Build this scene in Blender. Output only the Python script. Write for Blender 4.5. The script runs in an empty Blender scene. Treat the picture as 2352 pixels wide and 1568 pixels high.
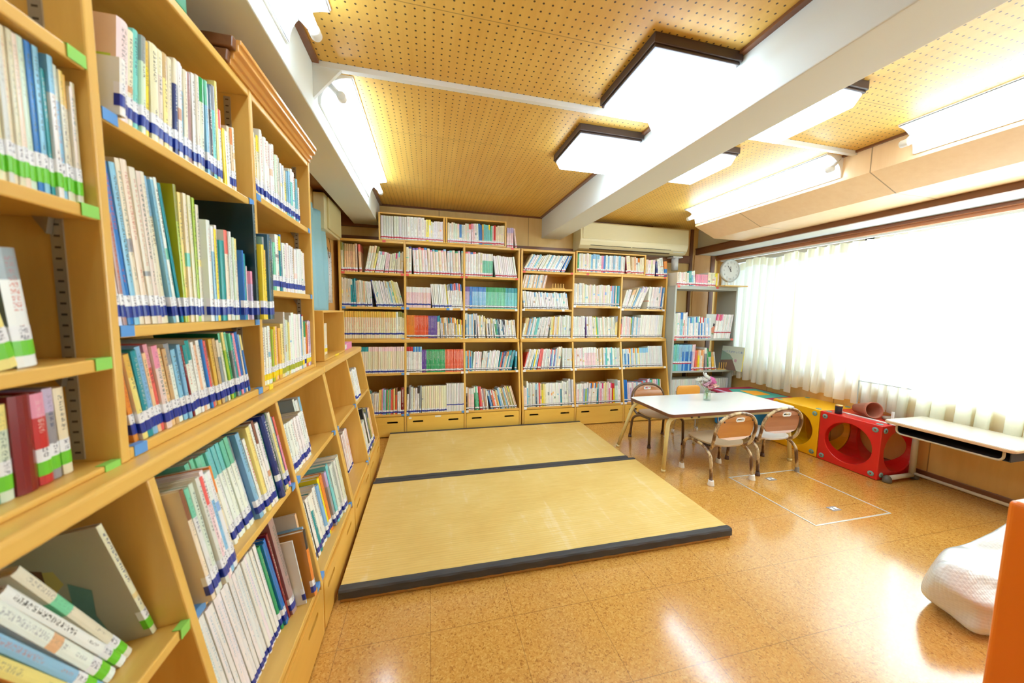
import bpy, bmesh, math, random
from mathutils import Vector, Matrix
random.seed(7)
SC = bpy.context.scene
COL = SC.collection
PI = math.pi

# ------------------------------------------------------------------ camera
CAM_POS = (0.0, 0.0, 1.118)
F_PX = 792.77
RX = (0.97227521, 0.00501325, -0.23378577)      # world X seen in camera axes
RY = (-0.23329211, 0.089164, -0.96831016)
RZ = (0.0159909, 0.99600434, 0.0878615)
cam_data = bpy.data.cameras.new('camera')
cam = bpy.data.objects.new('camera', cam_data)
COL.objects.link(cam)
R3 = Matrix((RX, RY, RZ))
cam.matrix_world = Matrix.Translation(CAM_POS) @ R3.to_4x4()
cam_data.sensor_width = 36.0
cam_data.lens = F_PX * 36.0 / 2352.0
cam_data.clip_start = 0.02
cam_data.clip_end = 200
cam_data.dof.use_dof = True
cam_data.dof.focus_distance = 2.2
cam_data.dof.aperture_fstop = 3.0
SC.camera = cam

# ------------------------------------------------------------------ world, daylight, exposure
world = bpy.data.worlds.new('daylight')
SC.world = world
world.use_nodes = True
bg = world.node_tree.nodes['Background']
bg.inputs['Color'].default_value = (0.66, 0.88, 1.0, 1)
bg.inputs['Strength'].default_value = 1.3
SC.view_settings.view_transform = 'Standard'
SC.view_settings.look = 'None'
SC.view_settings.exposure = 0.84
SC.view_settings.gamma = 1.0
SC.view_settings.use_curve_mapping = False
SC.cycles.max_bounces = 9
SC.cycles.diffuse_bounces = 5
SC.cycles.glossy_bounces = 4
SC.cycles.transmission_bounces = 8
SC.cycles.transparent_max_bounces = 12
SC.cycles.caustics_reflective = False
SC.cycles.caustics_refractive = False
SC.cycles.sample_clamp_indirect = 6.0
LAMP_PANEL = 8.4
LAMP_TUBE = 15.0
portal = bpy.data.lights.new('window_daylight', 'AREA')
portal.shape = 'RECTANGLE'; portal.size = 3.0; portal.size_y = 1.3
portal.energy = 165.0
portal.color = (0.68, 0.84, 1.0)
po = bpy.data.objects.new('window_daylight', portal)
po.location = (3.95, 0.5, 1.25)
po.rotation_euler = (0, math.radians(90), 0)
po.rotation_euler = (math.radians(90), 0, math.radians(90))
COL.objects.link(po)

# ------------------------------------------------------------------ colour + node helpers
def lin(c):
    return tuple((v / 255 / 12.92) if v / 255 <= 0.04045 else ((v / 255 + 0.055) / 1.055) ** 2.4 for v in c[:3]) + (1.0,)

MATS = {}
def mat(name, col=(200, 200, 200), rough=0.5, metal=0.0, coat=0.0, **kw):
    if name in MATS: return MATS[name]
    m = bpy.data.materials.new(name); m.use_nodes = True
    b = m.node_tree.nodes['Principled BSDF']
    b.inputs['Base Color'].default_value = lin(col)
    b.inputs['Roughness'].default_value = rough
    b.inputs['Metallic'].default_value = metal
    b.inputs['Coat Weight'].default_value = coat
    b.inputs['Coat Roughness'].default_value = 0.15
    for k, v in kw.items():
        b.inputs[k.replace('_', ' ')].default_value = v
    MATS[name] = m
    return m

class NT:
    def __init__(s, m): s.t = m.node_tree; s.b = s.t.nodes['Principled BSDF']
    def n(s, typ, **kw):
        nd = s.t.nodes.new(typ)
        for k, v in kw.items(): setattr(nd, k, v)
        return nd
    def l(s, a, b): s.t.links.new(a, b)
    def math(s, op, a, b=None, c=None):
        nd = s.n('ShaderNodeMath', operation=op)
        for i, v in enumerate((a, b, c)):
            if v is None: continue
            if isinstance(v, (int, float)): nd.inputs[i].default_value = v
            else: s.l(v, nd.inputs[i])
        return nd.outputs[0]
    def mix(s, fac, a, b, mode='MIX'):
        nd = s.n('ShaderNodeMix', data_type='RGBA', blend_type=mode)
        for sock, v in ((nd.inputs[0], fac), (nd.inputs[6], a), (nd.inputs[7], b)):
            if isinstance(v, (int, float)): sock.default_value = v
            elif isinstance(v, tuple): sock.default_value = v
            else: s.l(v, sock)
        return nd.outputs[2]
    def ramp(s, fac, stops):
        nd = s.n('ShaderNodeValToRGB')
        e = nd.color_ramp.elements
        while len(e) < len(stops): e.new(0.5)
        for el, (p, c) in zip(e, stops): el.position = p; el.color = c
        s.l(fac, nd.inputs[0]); return nd.outputs[0]
    def coord(s, scale=(1, 1, 1), which='Object'):
        tc = s.n('ShaderNodeTexCoord'); mp = s.n('ShaderNodeMapping')
        mp.inputs['Scale'].default_value = scale
        s.l(tc.outputs[which], mp.inputs['Vector']); return mp.outputs[0]
    def noise(s, vec, scale, detail=4, rough=0.5):
        nd = s.n('ShaderNodeTexNoise'); nd.inputs['Scale'].default_value = scale
        nd.inputs['Detail'].default_value = detail; nd.inputs['Roughness'].default_value = rough
        if vec is not None: s.l(vec, nd.inputs['Vector'])
        return nd.outputs['Fac']
    def bump(s, h, strength=0.2, dist=0.002):
        nd = s.n('ShaderNodeBump'); nd.inputs['Strength'].default_value = strength
        nd.inputs['Distance'].default_value = dist
        s.l(h, nd.inputs['Height']); s.l(nd.outputs[0], s.b.inputs['Normal'])

def wood(name, base, dark, axis='z', rough=0.35, amount=0.55, coat=0.15, sc=9):
    if name in MATS: return MATS[name]
    m = mat(name, base, rough, coat=coat); t = NT(m)
    s = {'x': (0.12, 1, 1), 'y': (1, 0.12, 1), 'z': (1, 1, 0.12)}[axis]
    v = t.coord(s)
    n1 = t.noise(v, sc * 3.3, 6, 0.6)
    n2 = t.noise(v, sc * 0.5, 3, 0.5)
    f = t.math('ADD', t.math('MULTIPLY', n1, 0.6), t.math('MULTIPLY', n2, 0.4))
    c = t.ramp(f, [(0.35, lin(dark)), (0.62, lin(base))])
    c = t.mix(amount, lin(base), c)
    t.l(c, t.b.inputs['Base Color'])
    return m

HONEY, HONEYD = (234, 188, 96), (214, 158, 66)
W_V = wood('honey_wood_upright', HONEY, HONEYD, 'z')
W_X = wood('honey_wood_along_x', HONEY, HONEYD, 'x')
W_Y = wood('honey_wood_along_y', HONEY, HONEYD, 'y')
W_EDGE = wood('orange_edge_wood', (224, 162, 82), (198, 130, 54), 'y')
W_BACKP = wood('back_panel_wood', (228, 182, 96), (210, 156, 70), 'z', amount=0.4)
W_DARK = wood('dark_brown_wood', (134, 84, 50), (98, 58, 32), 'y', rough=0.3)
W_DARKX = wood('dark_brown_wood_x', (134, 84, 50), (98, 58, 32), 'x', rough=0.3)
W_DRAW = wood('drawer_front_wood', (242, 198, 92), (230, 176, 70), 'x', amount=0.5, coat=0.3)
M_WHITE = mat('white_paint', (232, 234, 230), 0.6)
M_BEAM = mat('beam_paint', (224, 226, 218), 0.7)
M_PLASTICW = mat('white_plastic', (238, 240, 240), 0.35)
M_ENAMEL = mat('white_enamel', (245, 246, 246), 0.3)
M_METAL = mat('shelf_rail_metal', (168, 158, 140), 0.35, 0.8)
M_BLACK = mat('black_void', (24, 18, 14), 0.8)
M_GREY = mat('grey_enamel_steel', (176, 180, 172), 0.4)
M_CHROME = mat('steel_tube', (200, 200, 205), 0.25, 1.0)

# ------------------------------------------------------------------ geometry helpers
class M:
    def __init__(s): s.v = []; s.f = []; s.mi = []; s.sm = []
    def add(s, vs, fs, mi=0, smooth=False):
        o = len(s.v); s.v += [tuple(p) for p in vs]
        for f in fs: s.f.append(tuple(o + i for i in f)); s.mi.append(mi); s.sm.append(smooth)
        return s
    def box(s, x0, y0, z0, x1, y1, z1, mi=0):
        x0, x1 = sorted((x0, x1)); y0, y1 = sorted((y0, y1)); z0, z1 = sorted((z0, z1))
        vs = [(x0,y0,z0),(x1,y0,z0),(x1,y1,z0),(x0,y1,z0),(x0,y0,z1),(x1,y0,z1),(x1,y1,z1),(x0,y1,z1)]
        return s.add(vs, [(0,3,2,1),(4,5,6,7),(0,1,5,4),(1,2,6,5),(2,3,7,6),(3,0,4,7)], mi)
    def prism(s, poly, axis, a0, a1, mi=0):
        """poly in the two other axes (order xy / xz / yz), extruded along axis."""
        def P(p, a):
            return {'x': (a, p[0], p[1]), 'y': (p[0], a, p[1]), 'z': (p[0], p[1], a)}[axis]
        n = len(poly)
        vs = [P(p, a0) for p in poly] + [P(p, a1) for p in poly]
        fs = [tuple(range(n))[::-1], tuple(range(n, 2 * n))]
        fs += [(i, (i + 1) % n, (i + 1) % n + n, i + n) for i in range(n)]
        return s.add(vs, fs, mi)
    def tube(s, pts, r, n=10, mi=0, cap=True, closed=False):
        pts = [Vector(p) for p in pts]; rings = []
        N = len(pts); up = None
        for i, p in enumerate(pts):
            if closed: d = (pts[(i + 1) % N] - pts[i - 1]).normalized()
            elif i == 0: d = (pts[1] - pts[0]).normalized()
            elif i == N - 1: d = (pts[-1] - pts[-2]).normalized()
            else: d = ((pts[i + 1] - p).normalized() + (p - pts[i - 1]).normalized()).normalized()
            if up is None:
                up = Vector((0, 0, 1)) if abs(d.z) < 0.9 else Vector((1, 0, 0))
            a = (up - d * up.dot(d)).normalized(); b = d.cross(a); up = a
            rr = r[i] if isinstance(r, (list, tuple)) else r
            rings.append([p + (a * math.cos(2 * PI * k / n) + b * math.sin(2 * PI * k / n)) * rr for k in range(n)])
        vs = [q for R_ in rings for q in R_]; fs = []
        for i in range(N if closed else N - 1):
            j = (i + 1) % N
            for k in range(n):
                k2 = (k + 1) % n
                fs.append((i * n + k, i * n + k2, j * n + k2, j * n + k))
        s.add(vs, fs, mi, True)
        if cap and not closed:
            o = len(s.v) - len(vs)
            s.f.append(tuple(o + k for k in range(n))[::-1]); s.mi.append(mi); s.sm.append(False)
            s.f.append(tuple(o + (N - 1) * n + k for k in range(n))); s.mi.append(mi); s.sm.append(False)
        return s
    def lathe(s, prof, c=(0, 0, 0), n=24, mi=0, axis='z', smooth=True):
        vs = []
        for r, h in prof:
            for k in range(n):
                a = 2 * PI * k / n; q = (r * math.cos(a), r * math.sin(a), h)
                if axis == 'x': q = (h, q[0], q[1])
                if axis == 'y': q = (q[0], -h, q[1])
                vs.append((c[0] + q[0], c[1] + q[1], c[2] + q[2]))
        fs = []
        for i in range(len(prof) - 1):
            for k in range(n):
                k2 = (k + 1) % n
                fs.append((i * n + k, i * n + k2, (i + 1) * n + k2, (i + 1) * n + k))
        return s.add(vs, fs, mi, smooth)
    def xf(s, mtx):
        s.v = [tuple(mtx @ Vector(p)) for p in s.v]; return s
    def join(s, o):
        k = len(s.v); s.v += o.v; s.f += [tuple(i + k for i in f) for f in o.f]; s.mi += o.mi; s.sm += o.sm
        return s

def wpos(o):
    p = Vector((0, 0, 0)); m = Matrix.Identity(4)
    while o is not None:
        m = o.matrix_basis @ m; o = o.parent
    return m

def build(name, m, mats, parent=None, bevel=0.0, seg=2, recalc=True, local=False):
    me = bpy.data.meshes.new(name)
    me.from_pydata(m.v, [], m.f)
    if not isinstance(mats, (list, tuple)): mats = [mats]
    for x in mats: me.materials.append(x)
    me.polygons.foreach_set('material_index', m.mi)
    me.polygons.foreach_set('use_smooth', m.sm)
    if recalc:
        b = bmesh.new(); b.from_mesh(me); bmesh.ops.recalc_face_normals(b, faces=b.faces); b.to_mesh(me); b.free()
    o = bpy.data.objects.new(name, me); COL.objects.link(o)
    if parent is not None:
        if not local:
            me.transform(wpos(parent).inverted())
        o.parent = parent
    if bevel:
        md = o.modifiers.new('soft_edges', 'BEVEL'); md.width = bevel; md.segments = seg
        md.limit_method = 'ANGLE'; md.angle_limit = math.radians(40)
        md.harden_normals = False
    return o

def thing(name, label, cat, loc=(0, 0, 0), rz=0.0, group=None):
    o = bpy.data.objects.new(name, None); COL.objects.link(o)
    o.empty_display_size = 0.1
    o.location = loc; o.rotation_euler = (0, 0, rz)
    o['label'] = label; o['category'] = cat
    if group: o['group'] = group
    return o

def tag(o, label, cat, group=None):
    assert 3 < len(label.split()) <= 16, label
    o['label'] = label; o['category'] = cat
    if group: o['group'] = group
    return o

def struct(name, m, mats, bevel=0.0, parent=None, **kw):
    o = build(name, m, mats, parent, bevel, **kw)
    if parent is None: o['kind'] = 'structure'
    return o

def fillet(pts, r, n=6):
    pts = [Vector(p) for p in pts]; out = [pts[0]]
    for i in range(1, len(pts) - 1):
        a, b, c = pts[i - 1], pts[i], pts[i + 1]
        d1 = (a - b); d2 = (c - b)
        rr = min(r, d1.length * 0.49, d2.length * 0.49)
        p0 = b + d1.normalized() * rr; p1 = b + d2.normalized() * rr
        for k in range(n + 1):
            t = k / n
            out.append((1 - t) ** 2 * p0 + 2 * t * (1 - t) * b + t * t * p1)
    out.append(pts[-1]); return out

def rrect(w, h, r, n=5, cx=0, cy=0):
    pts = []
    for (sx, sy, a0) in ((1, 1, 0), (-1, 1, 90), (-1, -1, 180), (1, -1, 270)):
        for k in range(n + 1):
            a = math.radians(a0 + 90 * k / n)
            pts.append((cx + sx * (w / 2 - r) + r * math.cos(a), cy + sy * (h / 2 - r) + r * math.sin(a)))
    return pts

def plate(outer, holes, th, bev=0.0):
    """Flat board with holes: outline in xy, thickness along z centred on 0."""
    cu = bpy.data.curves.new('plate', 'CURVE'); cu.dimensions = '2D'; cu.fill_mode = 'BOTH'
    cu.extrude = th / 2 - bev; cu.bevel_depth = bev; cu.bevel_resolution = 1
    if bev: cu.offset = -bev
    for loop in [outer] + list(holes):
        sp = cu.splines.new('POLY'); sp.points.add(len(loop) - 1); sp.use_cyclic_u = True
        for p, q in zip(sp.points, loop): p.co = (q[0], q[1], 0, 1)
    o = bpy.data.objects.new('plate', cu); COL.objects.link(o)
    dg = bpy.context.evaluated_depsgraph_get()
    me = bpy.data.meshes.new_from_object(o.evaluated_get(dg))
    m = M(); m.add([tuple(v.co) for v in me.vertices], [tuple(p.vertices) for p in me.polygons])
    bpy.data.objects.remove(o); bpy.data.curves.remove(cu); bpy.data.meshes.remove(me)
    return m

def text_mesh(s, size, depth=0.0006):
    cu = bpy.data.curves.new('txt', 'FONT'); cu.body = s; cu.size = size; cu.extrude = depth / 2
    cu.align_x = 'CENTER'; cu.align_y = 'CENTER'; cu.resolution_u = 3
    o = bpy.data.objects.new('txt', cu); COL.objects.link(o)
    dg = bpy.context.evaluated_depsgraph_get()
    me = bpy.data.meshes.new_from_object(o.evaluated_get(dg))
    m = M(); m.add([tuple(v.co) for v in me.vertices], [tuple(p.vertices) for p in me.polygons])
    bpy.data.objects.remove(o); bpy.data.curves.remove(cu); bpy.data.meshes.remove(me)
    return m

# ------------------------------------------------------------------ room dimensions
XW, XE = -0.785, 3.36          # left wall, window wall
YN, YS = 3.50, -2.30           # back wall, wall behind the viewer
ZC = 2.087

# floor ----------------------------------------------------------------
def floor_mat():
    m = mat('cork_tile_floor', (206, 146, 78), 0.16); t = NT(m)
    v = t.coord()
    vo = t.n('ShaderNodeTexVoronoi'); vo.inputs['Scale'].default_value = 210
    wv = t.n('ShaderNodeVectorMath', operation='ADD')
    nz = t.n('ShaderNodeTexNoise'); nz.inputs['Scale'].default_value = 60; t.l(v, nz.inputs['Vector'])
    sc = t.n('ShaderNodeVectorMath', operation='SCALE'); sc.inputs['Scale'].default_value = 0.02
    t.l(nz.outputs['Color'], sc.inputs[0]); t.l(v, wv.inputs[0]); t.l(sc.outputs[0], wv.inputs[1])
    t.l(wv.outputs[0], vo.inputs['Vector'])
    sep = t.n('ShaderNodeSeparateColor'); t.l(vo.outputs['Color'], sep.inputs[0])
    n1 = t.noise(v, 95, 5, 0.65); n2 = t.noise(v, 6, 3)
    f = t.math('ADD', t.math('MULTIPLY', sep.outputs[0], 0.55), t.math('MULTIPLY', n1, 0.45))
    c = t.ramp(f, [(0.20, lin((156, 102, 42))), (0.33, lin((202, 144, 64))), (0.58, lin((212, 158, 76))), (0.85, lin((228, 182, 100)))])
    c = t.mix(t.math('MULTIPLY', n2, 0.35), c, lin((206, 146, 68)))
    sx = t.n('ShaderNodeSeparateXYZ'); t.l(v, sx.inputs[0])
    def seam(o, off):
        fr = t.math('FRACT', t.math('DIVIDE', t.math('ADD', o, 10 + off), 0.3))
        return t.math('LESS_THAN', t.math('ABSOLUTE', t.math('SUBTRACT', fr, 0.5)), 0.0035)
    s = t.math('MAXIMUM', seam(sx.outputs[0], 0.05), seam(sx.outputs[1], 0.11))
    c = t.mix(t.math('MULTIPLY', s, 0.55), c, lin((110, 70, 36)))
    t.l(c, t.b.inputs['Base Color'])
    t.l(t.math('ADD', 0.14, t.math('MULTIPLY', t.noise(v, 9, 3), 0.14)), t.b.inputs['Roughness'])
    t.b.inputs['Coat Weight'].default_value = 1.0; t.b.inputs['Coat Roughness'].default_value = 0.13; t.b.inputs['Coat IOR'].default_value = 1.6
    h = t.math('SUBTRACT', t.math('ADD', t.math('MULTIPLY', t.noise(v, 38, 2), 0.6), t.math('MULTIPLY', n1, 0.1)), s)
    t.bump(h, 0.11, 0.002)
    return m
struct('floor', M().box(XW - 0.1, YS - 0.1, -0.06, XE + 0.1, YN + 0.1, 0.0), floor_mat())

# ceiling --------------------------------------------------------------
def ceiling_mat():
    m = mat('perforated_ceiling_board', (230, 184, 98), 0.45); t = NT(m)
    v = t.coord(); sx = t.n('ShaderNodeSeparateXYZ'); t.l(v, sx.inputs[0])
    vg = t.coord((1, 0.1, 1))
    g = t.math('ADD', t.math('MULTIPLY', t.noise(vg, 30, 5, 0.6), 0.6), t.math('MULTIPLY', t.noise(v, 1.5, 2), 0.4))
    c = t.ramp(g, [(0.35, lin((226, 176, 78))), (0.65, lin((238, 196, 98)))])
    P = 0.0306
    fx = t.math('SUBTRACT', t.math('FRACT', t.math('DIVIDE', t.math('ADD', sx.outputs[0], 10), P)), 0.5)
    fy = t.math('SUBTRACT', t.math('FRACT', t.math('DIVIDE', t.math('ADD', sx.outputs[1], 400 * 0.0306 - 1.235), P)), 0.5)
    d = t.math('SQRT', t.math('ADD', t.math('MULTIPLY', fx, fx), t.math('MULTIPLY', fy, fy)))
    hole = t.math('LESS_THAN', d, 0.118)
    sy = t.math('FRACT', t.math('DIVIDE', t.math('ADD', sx.outputs[1], 10 - 1.235 + 0.4275 + 0.26), 0.855))
    seam = t.math('LESS_THAN', t.math('ABSOLUTE', t.math('SUBTRACT', sy, 0.5)), 0.0017)
    nohole = t.math('GREATER_THAN', t.math('ABSOLUTE', t.math('SUBTRACT', sy, 0.5)), 0.012)
    hole = t.math('MULTIPLY', hole, nohole)
    c = t.mix(t.math('MULTIPLY', seam, 0.6), c, lin((120, 80, 36)))
    c = t.mix(t.math('MULTIPLY', hole, 0.93), c, lin((46, 26, 12)))
    t.l(c, t.b.inputs['Base Color'])
    return m
struct('ceiling', M().box(XW - 0.1, YS - 0.1, ZC, XE + 0.1, YN + 0.1, ZC + 0.06), ceiling_mat())

# walls ----------------------------------------------------------------
def panel_wall(name, col, dark, axis, pitch, off):
    m = wood(name, col, dark, 'z', amount=0.45); t = NT(m)
    v = t.coord(); sx = t.n('ShaderNodeSeparateXYZ'); t.l(v, sx.inputs[0])
    o = sx.outputs[0 if axis == 'x' else 1]
    fr = t.math('FRACT', t.math('DIVIDE', t.math('ADD', o, 10 + off), pitch))
    s = t.math('LESS_THAN', t.math('ABSOLUTE', t.math('SUBTRACT', fr, 0.5)), 0.003 / pitch)
    src = t.b.inputs['Base Color'].links[0].from_socket
    t.l(t.mix(t.math('MULTIPLY', s, 0.6), src, lin((96, 60, 26))), t.b.inputs['Base Color'])
    return m
WALL_B = panel_wall('wall_panelling_back', (232, 196, 126), (218, 174, 98), 'x', 0.9, 0.25)
WALL_S = panel_wall('wall_panelling_side', (230, 184, 108), (212, 158, 82), 'y', 0.6, 0.13)
struct('wall_back', M().box(XW - 0.1, YN, 0, XE + 0.1, YN + 0.08, ZC), WALL_B)
struct('wall_left', M().box(XW - 0.08, YS, 0, XW, YN, ZC), WALL_S)
struct('wall_front', M().box(XW - 0.1, YS - 0.08, 0, XE + 0.1, YS, ZC), mat('plaster', (235, 228, 210), 0.8))
# window wall: opening z .55-1.75, y -1.9..3.42
WZ0, WZ1, WY0, WY1 = 0.60, 1.745, -1.95, 3.42
mw = M().box(XE, YS, 0, XE + 0.12, YN, WZ0).box(XE, YS, WZ1, XE + 0.12, YN, ZC)
mw.box(XE, YS, WZ0, XE + 0.12, WY0, WZ1).box(XE, WY1, WZ0, XE + 0.12, YN, WZ1)
struct('wall_right', mw, WALL_S)
struct('baseboard_right', M().box(XE - 0.012, YS, 0, XE, YN, 0.055), W_DARK, 0.002)

# window: aluminium sashes and clear panes
def glass_mat():
    m = bpy.data.materials.new('window_glass'); m.use_nodes = True; nt = m.node_tree; nt.nodes.clear()
    o = nt.nodes.new('ShaderNodeOutputMaterial'); mx = nt.nodes.new('ShaderNodeMixShader')
    tr = nt.nodes.new('ShaderNodeBsdfTransparent'); gl = nt.nodes.new('ShaderNodeBsdfGlossy')
    gl.inputs['Roughness'].default_value = 0.02; tr.inputs[0].default_value = (0.97, 0.98, 0.98, 1)
    mx.inputs[0].default_value = 0.05
    nt.links.new(tr.outputs[0], mx.inputs[1]); nt.links.new(gl.outputs[0], mx.inputs[2]); nt.links.new(mx.outputs[0], o.inputs[0])
    return m
GLASS = glass_mat()
alu = mat('aluminium_sash', (196, 198, 198), 0.35, 0.6)
ny = 4
for k in range(ny):
    a = WY0 + (WY1 - WY0) * k / ny; b = WY0 + (WY1 - WY0) * (k + 1) / ny
    xo = XE + 0.06 + (0.02 if k % 2 else 0)
    f = M().box(xo, a, WZ0, xo + 0.02, a + 0.035, WZ1).box(xo, b - 0.035, WZ0, xo + 0.02, b, WZ1)
    f.box(xo, a, WZ0, xo + 0.02, b, WZ0 + 0.04).box(xo, a, WZ1 - 0.04, xo + 0.02, b, WZ1)
    w = struct('window_%d' % (k + 1), f, alu)
    build('pane', M().box(xo + 0.008, a + 0.03, WZ0 + 0.035, xo + 0.012, b - 0.03, WZ1 - 0.035), GLASS, w)
# window head boards, sill
struct('trim_1', M().box(XE - 0.03, YS, 1.752, XE + 0.002, YN, 1.807).box(XE - 0.045, YS, 1.778, XE - 0.03, YN, 1.786), wood('window_head_wood', (178, 110, 66), (146, 84, 46), 'y', rough=0.3), 0.002)
struct('trim_2', M().box(XE - 0.008, YS, 0.575, XE + 0.05, YN, 0.60), W_DARK, 0.003)
# concrete lintel beam over the window + brown fascia
struct('trim_3', M().box(3.06, YS, 1.808, XE, YN, ZC), M_BEAM)
struct('trim_4', M().box(3.035, YS, 1.802, 3.062, YN, 1.868).box(3.028, YS, 1.868, 3.062, YN, 1.876), W_DARK, 0.002)
struct('trim_5', M().box(2.95, YN - 0.02, 0, 2.985, YN, ZC).box(3.24, YN - 0.02, 0, 3.30, YN, 1.80), wood('pillar_brown', (120, 76, 46), (92, 54, 30), 'z'), 0.002)
struct('trim_6', M().box(3.02, YN - 0.012, 0, 3.24, YN, 1.80), wood('pillar_panel', (230, 176, 112), (212, 152, 86), 'z'))
# main beam, left beam
struct('trim_7', M().box(1.142, YS, 1.874, 1.352, YN, ZC), M_BEAM, 0.004)
struct('trim_8', M().box(-0.66, YS, 1.888, -0.44, YN, ZC), M_BEAM, 0.004)
struct('trim_9', M().box(XW, YS, 1.945, -0.66, YN, 1.965), W_DARK)
# brown angle where ceiling meets beams, dado rail on back wall
tr = M().box(1.118, YS, ZC - 0.012, 1.142, YN, ZC).box(1.352, YS, ZC - 0.012, 1.37, YN, ZC).box(-0.44, YS, ZC - 0.012, -0.415, YN, ZC)
struct('trim_10', tr, W_DARK)
struct('trim_11', M().box(XW, YN - 0.018, 1.70, 2.95, YN, 1.785).box(XW, YN - 0.03, 1.865, -0.44, YN, 1.95), W_DARKX, 0.002)
struct('trim_12', M().box(XW, YN - 0.012, ZC - 0.016, 2.45, YN, ZC), W_DARKX)
# thin white cross battens with triangular haunches
for k, yb in enumerate((1.60, -0.35)):
    b = M().box(-0.44, yb - 0.012, ZC - 0.022, 1.142, yb + 0.012, ZC)
    b.box(1.352, yb - 0.012, ZC - 0.022, 2.45, yb + 0.012, ZC)
    b.prism([(-0.44, ZC), (-0.335, ZC), (-0.335, ZC - 0.02), (-0.44, ZC - 0.14)], 'y', yb - 0.008, yb + 0.008)
    b.prism([(1.142, ZC), (1.065, ZC), (1.065, ZC - 0.02), (1.142, ZC - 0.15)], 'y', yb - 0.008, yb + 0.008)
    struct('trim_%d' % (13 + k), b, M_WHITE, 0.001)
# boxed wooden duct running above the window side
dw = panel_wall('duct_box_wood', (246, 210, 160), (234, 190, 136), 'y', 0.853, 0.0)
duct = M().prism([(2.45, ZC), (2.45, 1.938), (2.672, 1.843), (3.06, 1.843), (3.06, ZC)], 'y', YS, 2.85)
struct('trim_15', duct, dw)
struct('trim_16', M().box(2.435, YS, ZC - 0.012, 2.45, 2.85, ZC), W_DARK)

# ------------------------------------------------------------------ lamps
def emis(name, col, st):
    m = bpy.data.materials.new(name); m.use_nodes = True
    b = m.node_tree.nodes['Principled BSDF']
    b.inputs['Base Color'].default_value = (0.9, 0.9, 0.9, 1)
    b.inputs['Emission Color'].default_value = col; b.inputs['Emission Strength'].default_value = st
    return m
E_PANEL = emis('lit_diffuser', (0.62, 0.81, 1.0, 1), LAMP_PANEL)
E_TUBE = emis('lit_fluorescent_tube', (0.64, 0.82, 1.0, 1), LAMP_TUBE)
M_LAMPBASE = mat('lamp_base_brown', (74, 56, 48), 0.4)

def panel_lamp(x0, x1, y0, y1, label):
    t = thing('ceiling_lamp', label, 'lamp', ((x0 + x1) / 2, (y0 + y1) / 2, ZC), group='square ceiling lamps beside the beam')
    build('lamp_frame', M().box(x0, y0, ZC - 0.035, x1, y1, ZC).box(x0 + 0.006, y0 + 0.006, ZC - 0.045, x1 - 0.006, y1 - 0.006, ZC - 0.035), M_LAMPBASE, t, 0.003)
    d = M(); i0, i1 = 0.012, 0.03
    vs = [(x0 + i0, y0 + i0, ZC - 0.045), (x1 - i0, y0 + i0, ZC - 0.045), (x1 - i0, y1 - i0, ZC - 0.045), (x0 + i0, y1 - i0, ZC - 0.045),
          (x0 + i1, y0 + i1, ZC - 0.092), (x1 - i1, y0 + i1, ZC - 0.092), (x1 - i1, y1 - i1, ZC - 0.092), (x0 + i1, y1 - i1, ZC - 0.092)]
    d.add(vs, [(0, 1, 2, 3), (7, 6, 5, 4), (0, 4, 5, 1), (1, 5, 6, 2), (2, 6, 7, 3), (3, 7, 4, 0)])
    build('lamp_diffuser', d, E_PANEL, t, 0.006, 3)
panel_lamp(0.762, 1.136, 1.13, 1.525, 'larger of two square lamps left of the main beam, nearer the viewer')
panel_lamp(0.760, 1.134, 1.735, 2.125, 'smaller of two square lamps left of the main beam, nearer the far bookcase')
panel_lamp(1.40, 1.775, 1.13, 1.525, 'square lamp right of the main beam, nearer the viewer')
panel_lamp(1.40, 1.770, 1.735, 2.125, 'square lamp right of the main beam, nearer the air conditioner')

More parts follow.
